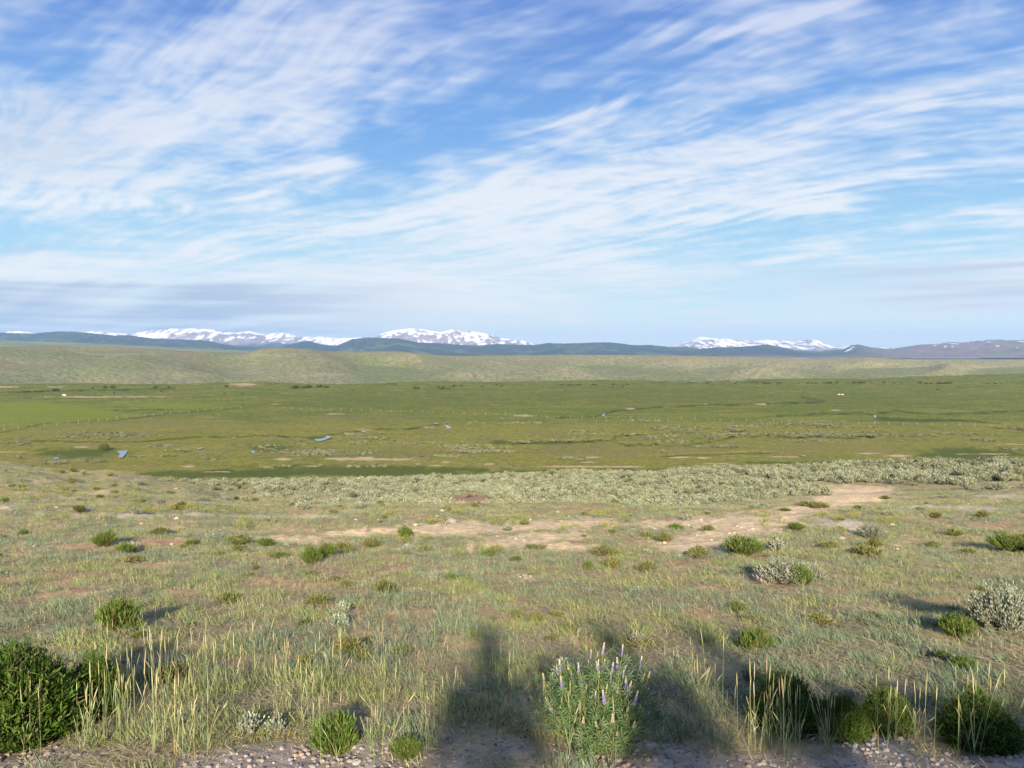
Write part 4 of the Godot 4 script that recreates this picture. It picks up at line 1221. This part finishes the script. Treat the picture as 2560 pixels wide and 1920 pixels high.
func fence() -> void:
	rng.seed = 61
	var line := [-160,1092, 0,1076, 140,1064, 230,1055, 344,1043, 450,1033, 570,1022, 640,1022, 812,1025, 1079,1032, 1234,1038, 1363,1045, 1532,1047, 1729,1050, 1975,1056, 2155,1060, 2305,1064, 2530,1068, 2760,1074]
	var pts := []
	var last := Vector3.ZERO
	for px in range(-160, 2760, 2):
		var p := valley_at(px, table(line, px))
		if pts.is_empty() or p.distance_to(last) > 5.6 + rng.randf() * 1.2:
			pts.append(p)
			last = p
	var o := thing("fence", pts[0], "line of pale wooden fence posts with wire crossing the meadow", "fence")
	var st := Soup.new()
	st.tube([Vector3(0, -0.2, 0), Vector3(0, 0.6, 0), Vector3(0, 1.4, 0), Vector3(0, 1.43, 0)], [0.06, 0.055, 0.05, 0.015], 6, Color.WHITE)
	var post := st.mesh()
	var m := flat_mat("weathered_wood", Color(0.30, 0.28, 0.19), 0.9)
	var wires := Soup.new()
	for k in pts.size():
		var e := put("post", post, m, o)
		e.position = pts[k] - pts[0]
		e.rotation = Vector3(rng.randf_range(-0.08, 0.08), rng.randf() * TAU, rng.randf_range(-0.08, 0.08))
		e.scale = Vector3(1, rng.randf_range(0.85, 1.2), 1)
		if k > 0:
			for hh in [0.45, 0.8, 1.15]:
				wires.tube([pts[k - 1] - pts[0] + Vector3(0, hh, 0), pts[k] - pts[0] + Vector3(0, hh, 0)], [0.004, 0.004], 3, Color(0.3, 0.3, 0.3))
	put("wire", wires.mesh(), flat_mat("wire", Color(0.25, 0.24, 0.23), 0.5, 0.8), o)

func willows() -> void:
	rng.seed = 71
	# sheets of the strip under the hills: x, y, width, height in sheet pixels
	var S1 := [0, 780, 3.456]
	var S2 := [640, 780, 3.456]
	var S3 := [1280, 780, 3.456]
	var S4 := [1920, 780, 3.456]
	var L := [[S1, [800,664,30,14, 905,658,40,28, 972,660,52,30, 480,680,60,22, 1340,658,40,22, 1455,658,30,22, 1955,648,36,20, 230,690,60,10, 350,690,70,10]],
		[S2, [342,660,76,34, 415,656,60,20, 460,655,62,30, 545,652,62,30, 608,654,56,20, 1388,666,58,26, 1572,654,32,16, 1615,654,36,14, 1600,668,60,10, 1665,666,50,10, 1710,646,36,22, 1778,641,28,18, 1958,645,38,12, 2080,635,24,18, 2120,643,34,16]],
		[S3, [430,632,50,9, 500,632,60,9, 570,631,60,8, 710,631,70,8, 876,632,36,18, 918,633,20,10, 1000,630,28,14, 1690,620,26,9, 1930,618,26,9, 2075,616,24,10, 2112,616,24,10, 2190,618,62,12]],
		[S4, [12,618,40,13, 100,618,42,14, 265,620,20,10, 345,617,28,16, 380,618,24,12, 415,618,32,10, 500,618,40,12, 530,617,50,18, 597,615,30,18, 690,617,22,9, 745,616,42,16, 810,617,66,16, 900,616,30,7, 1005,615,26,16, 1085,615,34,8, 1150,615,28,7, 1313,617,30,20, 1365,620,36,9, 1412,620,28,10, 1478,619,42,16, 1515,620,30,12, 1545,619,48,16, 1580,618,34,14, 1900,620,30,7, 1962,621,28,12, 2012,617,20,7, 1467,672,30,10]]]
	for set_ in L:
		var s: Array = set_[0]
		var l: Array = set_[1]
		for k in range(0, l.size(), 4):
			var p := valley_at(s[0] + l[k] / s[2], s[1] + l[k + 1] / s[2])
			plant("willow_shrub", "willow", p - Vector3(0, 0.2, 0), size_at(p, l[k + 3] / s[2]) * 1.15, size_at(p, l[k + 2] / s[2]), "dark willow shrub in the far line at the foot of the hills", "shrub", "willow shrubs below the hills")
	var w := valley_at(260, 1126)
	var t := shrub(200, 1.0, 240, 20, 0.075, 0.014, [Color(0.10, 0.13, 0.035), Color(0.13, 0.15, 0.045), Color(0.085, 0.11, 0.03)], Color(0.13, 0.10, 0.07), 0.15, 5)
	var o := thing("willow_tree", w - Vector3(0, 0.15, 0), "round lone willow beside the stream pool in the meadow", "tree")
	o.scale = Vector3(size_at(w, 34), size_at(w, 23), size_at(w, 34))
	put("trunk", t[0], mat("bark", 0.9), o)
	put("crown", t[1], mat("leaf", 0.75, 0.35), o)

# ---------------------------------------------------------------- living bodies: tapered bones joined smoothly
func body(bones: Array, cell: float, k: float) -> ArrayMesh:
	var lo := Vector3.ONE * 1e9
	var hi := -lo
	for b in bones:
		var r: float = maxf(b[2], b[3]) + cell * 3.0
		for e in [b[0], b[1]]:
			lo = lo.min(e - Vector3.ONE * r)
			hi = hi.max(e + Vector3.ONE * r)
	var nx := int((hi.x - lo.x) / cell) + 2
	var ny := int((hi.y - lo.y) / cell) + 2
	var nz := int((hi.z - lo.z) / cell) + 2
	var f := PackedFloat32Array(); f.resize(nx * ny * nz)
	f.fill(1.0)
	for b in bones:
		var a: Vector3 = b[0]
		var ab: Vector3 = b[1] - a
		var l2 := maxf(ab.length_squared(), 1e-8)
		var m: float = maxf(b[2], b[3]) + cell * 2.5 + k
		var p0: Vector3 = (a.min(b[1]) - Vector3.ONE * m - lo) / cell
		var p1: Vector3 = (a.max(b[1]) + Vector3.ONE * m - lo) / cell
		for z in range(maxi(0, int(p0.z)), mini(nz, int(p1.z) + 1)):
			for y in range(maxi(0, int(p0.y)), mini(ny, int(p1.y) + 1)):
				for x in range(maxi(0, int(p0.x)), mini(nx, int(p1.x) + 1)):
					var p := lo + Vector3(x, y, z) * cell
					var t := clampf((p - a).dot(ab) / l2, 0, 1)
					var d: float = p.distance_to(a + ab * t) - lerpf(b[2], b[3], t)
					var o := (z * ny + y) * nx + x
					var h := clampf(0.5 + 0.5 * (f[o] - d) / k, 0, 1)
					f[o] = lerpf(f[o], d, h) - k * h * (1.0 - h)
	var id := PackedInt32Array(); id.resize(nx * ny * nz)
	id.fill(-1)
	var v := PackedVector3Array()
	for z in nz - 1:
		for y in ny - 1:
			for x in nx - 1:
				var s := Vector3.ZERO
				var n := 0
				var o := (z * ny + y) * nx + x
				var c := [o, o + 1, o + nx, o + nx + 1, o + nx * ny, o + nx * ny + 1, o + nx * ny + nx, o + nx * ny + nx + 1]
				var inside := 0
				for e in c: inside += 1 if f[e] < 0.0 else 0
				if inside == 0 or inside == 8: continue
				for e in [[0,1],[2,3],[4,5],[6,7],[0,2],[1,3],[4,6],[5,7],[0,4],[1,5],[2,6],[3,7]]:
					var fa := f[c[e[0]]]
					var fb := f[c[e[1]]]
					if (fa < 0.0) == (fb < 0.0): continue
					var t := fa / (fa - fb)
					var pa := Vector3(e[0] & 1, (e[0] >> 1) & 1, e[0] >> 2)
					var pb := Vector3(e[1] & 1, (e[1] >> 1) & 1, e[1] >> 2)
					s += pa.lerp(pb, t)
					n += 1
				id[o] = v.size()
				v.append(lo + (Vector3(x, y, z) + s / n) * cell)
	var st := SurfaceTool.new()
	st.begin(Mesh.PRIMITIVE_TRIANGLES)
	st.set_smooth_group(0)
	for p in v: st.add_vertex(p)
	for z in range(1, nz - 1):
		for y in range(1, ny - 1):
			for x in range(1, nx - 1):
				var o := (z * ny + y) * nx + x
				for ax in 3:
					var o2: int = o + [1, nx, nx * ny][ax]
					if (f[o] < 0.0) == (f[o2] < 0.0): continue
					var da: int = [nx, nx * ny, 1][ax]
					var db: int = [nx * ny, 1, nx][ax]
					var q := [id[o], id[o - da], id[o - da - db], id[o - db]]
					if q.min() < 0: continue
					if f[o] >= 0.0: q.reverse()
					for e in [0, 2, 1, 0, 3, 2]: st.add_index(q[e])
	st.generate_normals()
	return st.commit()

func cow_bones(graze: bool, lying := false) -> Array:
	var y := 0.62 if lying else 1.0
	var b := []
	b.append([Vector3(-0.62, y, 0), Vector3(0.0, y - 0.04, 0), 0.33, 0.38])
	b.append([Vector3(0.0, y - 0.04, 0), Vector3(0.55, y + 0.02, 0), 0.38, 0.33])
	b.append([Vector3(-0.75, y + 0.12, 0), Vector3(-0.55, y + 0.05, 0), 0.22, 0.3])
	var head := Vector3(1.12, y - 0.25, 0) if graze else Vector3(1.1, y + 0.38, 0)
	if graze: head.y = 0.32 if not lying else y + 0.25
	b.append([Vector3(0.62, y + 0.1, 0), head.lerp(Vector3(0.62, y + 0.1, 0), 0.25), 0.26, 0.15])
	b.append([head, head + Vector3(0.30, -0.26 if not graze else -0.2, 0), 0.135, 0.085])
	for s in [-1.0, 1.0]:
		b.append([head + Vector3(-0.03, 0.09, 0.1 * s), head + Vector3(-0.06, 0.11, 0.24 * s), 0.045, 0.02])
		if lying:
			b.append([Vector3(0.45, 0.3, 0.25 * s), Vector3(0.75, 0.1, 0.2 * s), 0.14, 0.07])
			b.append([Vector3(-0.6, 0.35, 0.28 * s), Vector3(-0.1, 0.12, 0.36 * s), 0.2, 0.07])
			continue
		b.append([Vector3(0.48, 0.85, 0.19 * s), Vector3(0.50, 0.48, 0.18 * s), 0.15, 0.075])
		b.append([Vector3(0.50, 0.48, 0.18 * s), Vector3(0.50, 0.04, 0.17 * s), 0.07, 0.055])
		b.append([Vector3(-0.62, 0.95, 0.2 * s), Vector3(-0.52, 0.62, 0.2 * s), 0.22, 0.11])
		b.append([Vector3(-0.52, 0.62, 0.2 * s), Vector3(-0.72, 0.45, 0.19 * s), 0.10, 0.07])
		b.append([Vector3(-0.72, 0.45, 0.19 * s), Vector3(-0.68, 0.04, 0.18 * s), 0.065, 0.055])
	b.append([Vector3(-0.92, y + 0.2, 0), Vector3(-1.0, maxf(y - 0.45, 0.15), 0), 0.04, 0.03])
	return b

func cattle() -> void:
	var stand := body(cow_bones(false), 0.06, 0.08)
	var graze := body(cow_bones(true), 0.06, 0.08)
	var lie := body(cow_bones(true, true), 0.06, 0.08)
	var coat := {"brown": Color(0.075, 0.04, 0.03), "black": Color(0.02, 0.02, 0.024), "white": Color(0.55, 0.52, 0.40), "red": Color(0.19, 0.075, 0.04), "cream": Color(0.42, 0.36, 0.25), "tan": Color(0.26, 0.2, 0.13)}
	# column, row, pose, coat, way it faces in degrees, scale, label
	var L := [[66,996,stand,"brown",180,1.15,"dark brown cow standing tail to tail with another in the meadow"], [76,996,stand,"brown",0,1.1,"dark brown cow behind another brown one in the meadow"], [160,991,graze,"white",0,1.25,"white cow grazing in the far meadow"], [285,985,graze,"black",100,1.0,"black cow facing away near two dark willows"],
		[403,980,stand,"black",80,1.0,"black cow seen end on beside a reddish cow"], [428,983,graze,"red",180,1.1,"reddish brown cow grazing in the far meadow"], [561,986,graze,"black",0,0.95,"black cow grazing next to a tan calf"], [571,986,stand,"tan",95,0.6,"small tan calf between two black cows"], [605,986,graze,"black",20,0.95,"black cow grazing alone beyond the tan calf"],
		[1558,966,lie,"black",0,1.1,"black cow lying at the foot of the pale hills"], [2098,989,graze,"cream",180,1.0,"cream cow grazing away from its twin in the green meadow"], [2106,989,graze,"cream",0,1.0,"cream cow grazing beside its twin in the green meadow"]]
	for a in L:
		var p := valley_at(a[0], a[1])
		var o := thing("cow", p, a[6], "cow", "cattle in the meadow")
		put("coat", a[2], flat_mat("coat_" + a[3], coat[a[3]], 0.85), o)
		o.rotation_degrees.y = a[4]
		o.scale = Vector3.ONE * a[5]

# the people and the car at the road's edge behind the camera, whose shadows fall on the slope
func person(at: Vector3, tall: float, pose: int, shirt: Color, label: String) -> void:
	var k := tall / 1.75
	var b := []
	var legs := []
	for s in [-1.0, 1.0]:
		legs.append([Vector3(0.10 * s, 0.93, 0), Vector3(0.11 * s, 0.50, -0.02), 0.095, 0.062])
		legs.append([Vector3(0.11 * s, 0.50, -0.02), Vector3(0.12 * s, 0.08, 0.02), 0.06, 0.042])
		legs.append([Vector3(0.12 * s, 0.05, 0.05), Vector3(0.13 * s, 0.04, -0.17), 0.045, 0.035])
		var sh := Vector3(0.19 * s, 1.42, 0)
		var el := Vector3(0.235 * s, 1.14, 0.0)
		var ha := Vector3(0.05 * s, 1.16, -0.17)
		if pose == 1:
			el = Vector3(0.30 * s, 1.22, -0.14)
			ha = Vector3(0.10 * s, 1.52, -0.24)
		elif pose == 2 and s > 0.0:
			el = Vector3(0.40, 1.2, 0.0)
			ha = Vector3(0.22, 1.0, -0.06)
		b.append([sh, el, 0.058, 0.044])
		b.append([el, ha, 0.042, 0.030])
		b.append([ha, ha + (ha - el).normalized() * 0.07, 0.034, 0.03])
		for q in 4:
			b.append([ha + (ha - el).normalized() * 0.07 + Vector3((q - 1.5) * 0.016, 0, 0), ha + (ha - el).normalized() * (0.13 + 0.01 * (1 if q in [1, 2] else 0)) + Vector3((q - 1.5) * 0.016, 0, -0.02), 0.010, 0.008])
		b.append([ha + Vector3(-0.02 * s, 0, -0.01), ha + (ha - el).normalized() * 0.06 + Vector3(-0.05 * s, 0, -0.02), 0.012, 0.009])
	b += legs
	b.append([Vector3(0, 0.96, 0), Vector3(0, 1.18, 0), 0.15, 0.135])
	b.append([Vector3(-0.09, 1.36, 0), Vector3(0.09, 1.36, 0), 0.125, 0.125])
	b.append([Vector3(0, 1.18, 0), Vector3(0, 1.38, 0), 0.135, 0.13])
	b.append([Vector3(0, 1.44, 0), Vector3(0, 1.56, -0.01), 0.058, 0.055])
	b.append([Vector3(0, 1.60, -0.02), Vector3(0, 1.66, 0.0), 0.078, 0.098])
	b.append([Vector3(0, 1.615, -0.10), Vector3(0, 1.60, -0.115), 0.015, 0.018])
	var o := thing("person", at, label, "person", "people at the roadside")
	o.scale = Vector3.ONE * k
	put("figure", body(b, 0.022, 0.035), flat_mat("cloth%d" % pose, shirt, 0.9), o)
	var hair := []
	hair.append([Vector3(0, 1.67, 0.01), Vector3(0, 1.69, 0.02), 0.108, 0.10])
	hair.append([Vector3(0, 1.63, 0.05), Vector3(0, 1.58, 0.06), 0.075, 0.06])
	put("hair", body(hair, 0.02, 0.03), flat_mat("hair", Color(0.05, 0.035, 0.025), 0.7), o)

func slab(points: Array, x0: float, x1: float, inset: float) -> ArrayMesh:
	# a side outline drawn across the width of a car, its shoulders rounded off
	var s := SurfaceTool.new()
	s.begin(Mesh.PRIMITIVE_TRIANGLES)
	s.set_smooth_group(-1)
	var poly := PackedVector2Array(points)
	var mid := Vector2.ZERO
	for p in poly: mid += p / poly.size()
	var rings := []
	for e in [[x0, inset], [x0 + inset, 0.0], [x1 - inset, 0.0], [x1, inset]]:
		var r := []
		for p in poly:
			var q: Vector2 = p + (mid - p).normalized() * e[1]
			r.append(Vector3(e[0], q.y, q.x))
		rings.append(r)
	var n := poly.size()
	for i in 3:
		for k in n:
			var k2 := (k + 1) % n
			for q in [rings[i][k], rings[i][k2], rings[i + 1][k2], rings[i][k], rings[i + 1][k2], rings[i + 1][k]]: s.add_vertex(q)
	var ids := Geometry2D.triangulate_polygon(poly)
	for i in [0, 3]:
		for k in ids: s.add_vertex(rings[i][k])
	s.generate_normals()
	return s.commit()

func car() -> void:
	var o := thing("parked_car", Vector3(3.02, 0.0, 0.25), "dark blue van parked nose first at the road edge", "car")
	var paint_ := flat_mat("car_paint", Color(0.03, 0.05, 0.10), 0.25)
	var glass := flat_mat("car_glass", Color(0.02, 0.025, 0.03), 0.05)
	var rubber := flat_mat("rubber", Color(0.02, 0.02, 0.02), 0.9)
	var steel := flat_mat("steel", Color(0.5, 0.5, 0.52), 0.3, 0.9)
	put("body", slab([Vector2(0, 0.35), Vector2(0.02, 0.8), Vector2(0.25, 0.98), Vector2(1.15, 1.06), Vector2(4.4, 1.08), Vector2(4.55, 0.9), Vector2(4.55, 0.35), Vector2(3.95, 0.28), Vector2(0.5, 0.28)], -0.92, 0.92, 0.06), paint_, o)
	put("cabin", slab([Vector2(0.55, 0.98), Vector2(1.05, 1.80), Vector2(1.3, 1.90), Vector2(4.2, 1.90), Vector2(4.45, 1.05)], -0.80, 0.80, 0.08), paint_, o)
	for s in [-1.0, 1.0]:
		for w in [[1.35, 2.3], [2.4, 3.3], [3.4, 4.1]]:
			var q := slab([Vector2(w[0], 1.12), Vector2(w[0] + (0.1 if w[0] < 2 else 0.0), 1.72), Vector2(w[1], 1.72), Vector2(w[1], 1.12)], 0.0, 0.02, 0.004)
			put("window", q, glass, o).position.x = 0.795 * s - 0.01
		for z in [0.85, 3.7]:
			var tyre := TorusMesh.new()
			tyre.inner_radius = 0.2; tyre.outer_radius = 0.34; tyre.rings = 28; tyre.ring_segments = 10
			var t := put("wheel", tyre, rubber, o)
			t.rotation.z = PI / 2
			t.position = Vector3(0.82 * s, 0.34, z)
			t.scale.y = 1.5
			var rim := CylinderMesh.new()
			rim.top_radius = 0.215; rim.bottom_radius = 0.215; rim.height = 0.1
			put("rim", rim, steel, t)
		var lamp := SphereMesh.new()
		lamp.radius = 0.11; lamp.height = 0.2
		var l := put("headlight", lamp, steel, o)
		l.position = Vector3(0.66 * s, 0.72, 0.06)
		var tail := BoxMesh.new()
		tail.size = Vector3(0.16, 0.3, 0.05)
		put("tail_light", tail, flat_mat("tail_red", Color(0.4, 0.02, 0.02), 0.3), o).position = Vector3(0.72 * s, 0.85, 4.555)
		put("mirror", slab([Vector2(0, 0), Vector2(0.03, 0.14), Vector2(0.12, 0.14), Vector2(0.12, 0)], -0.1, 0.1, 0.02), paint_, o).position = Vector3(0.97 * s, 1.08, 1.35)
	var shield := slab([Vector2(0.66, 1.12), Vector2(1.02, 1.72), Vector2(1.04, 1.71), Vector2(0.68, 1.11)], -0.68, 0.68, 0.004)
	put("windscreen", shield, glass, o).position = Vector3(0, 0.012, -0.03)

# ---------------------------------------------------------------- the scene
func _ready() -> void:
	na.seed = 3; na.frequency = 1.0; na.fractal_octaves = 3
	nb.seed = 8; nb.frequency = 1.0; nb.fractal_octaves = 3
	nr.seed = 19; nr.frequency = 1.0; nr.fractal_octaves = 2
	var cam := Camera3D.new()
	cam.name = "camera"
	cam.fov = 50.0
	cam.near = 0.05
	cam.far = 60000.0
	cam.position = Vector3(0, EYE, 0)
	cam.rotation.x = -PITCH
	add_child(cam)
	cam.current = true
	var env := Environment.new()
	env.background_mode = Environment.BG_SKY
	env.sky = Sky.new()
	env.sky.sky_material = sky_material()
	env.sky_rotation = Vector3(0, PI, 0)    # the sky's picture begins at -z; its middle is turned there, its seam behind
	env.background_energy_multiplier = 0.405
	env.tonemap_mode = Environment.TONE_MAPPER_LINEAR
	env.tonemap_exposure = 2.47
	env.fog_enabled = true
	env.fog_density = 0.000042
	env.fog_light_color = Color(0.62, 0.79, 1.0)
	env.sdfgi_enabled = true
	env.ssao_enabled = true
	env.ssil_enabled = true
	var we := WorldEnvironment.new()
	we.name = "environment"
	we.environment = env
	add_child(we)
	var sun := DirectionalLight3D.new()
	sun.name = "sun"
	sun.light_energy = 1.6
	sun.light_color = Color(1.0, 0.925, 0.82)
	sun.light_angular_distance = 2.0    # seen through thin cirrus
	sun.shadow_enabled = true
	sun.basis = Basis.looking_at(ray(1225, 1602))
	add_child(sun)

	# the setting
	var t0 := Time.get_ticks_msec()
	near_ground()
	var road := PlaneMesh.new()
	road.size = Vector2(120, 60)
	var rm := flat_mat("road_gravel", Color(0.30, 0.25, 0.21), 0.95)
	rm.albedo_texture = grain(0.06, 0.7, 1.15, 91, 5)
	rm.uv1_triplanar = true
	var r := put("road", road, rm)
	r.position = Vector3(0, 0.006, 28.6)
	tag(r, "gravel road along the top of the slope", "road", "", "structure")
	valley()
	ridge("hills", HILL, 850.0, HILLD, 700.0, VALLEY - 0.9, 140, 900, 0, "low rounded sagebrush hills beyond the meadow", mat("hill_scrub", 0.95), "hills")
	ridge("far_plain", PLAIN, 1900.0, [-500, 6000], 2500.0, VALLEY - 30.0, 30, 200, 1, "pale green plain rising behind the hills", mat("plain_grass", 0.95), "plain")
	ridge("foothills", FOOT, 7500.0, [-500, 11000], 2500.0, VALLEY - 20.0, 60, 1000, 2, "blue forested foothills below the snowy peaks", mat("forest_far", 0.95), "mountains")
	ridge("snow_mountains", SNOW, 13500.0, [-500, 18000], 3000.0, VALLEY, 80, 1300, 3, "snow covered mountain range on the horizon", mat("snow_rock", 0.9), "mountains")
	waters()
	# the plants
	shrubs()
	sage_field()
	willows()
	lupine()
	# things
	fence()
	cattle()
	person(Vector3(0.0, 0, 0.3), 1.84, 0, Color(0.25, 0.08, 0.07), "person in red standing at the road edge")
	person(Vector3(0.92, 0, 0.4), 1.90, 3, Color(0.12, 0.14, 0.2), "tall person in a dark jacket standing beside the photographer")
	person(Vector3(1.62, 0, 0.35), 1.88, 2, Color(0.3, 0.3, 0.28), "person in grey with one hand on the hip beside the car")
	car()
	stones()
	grass()
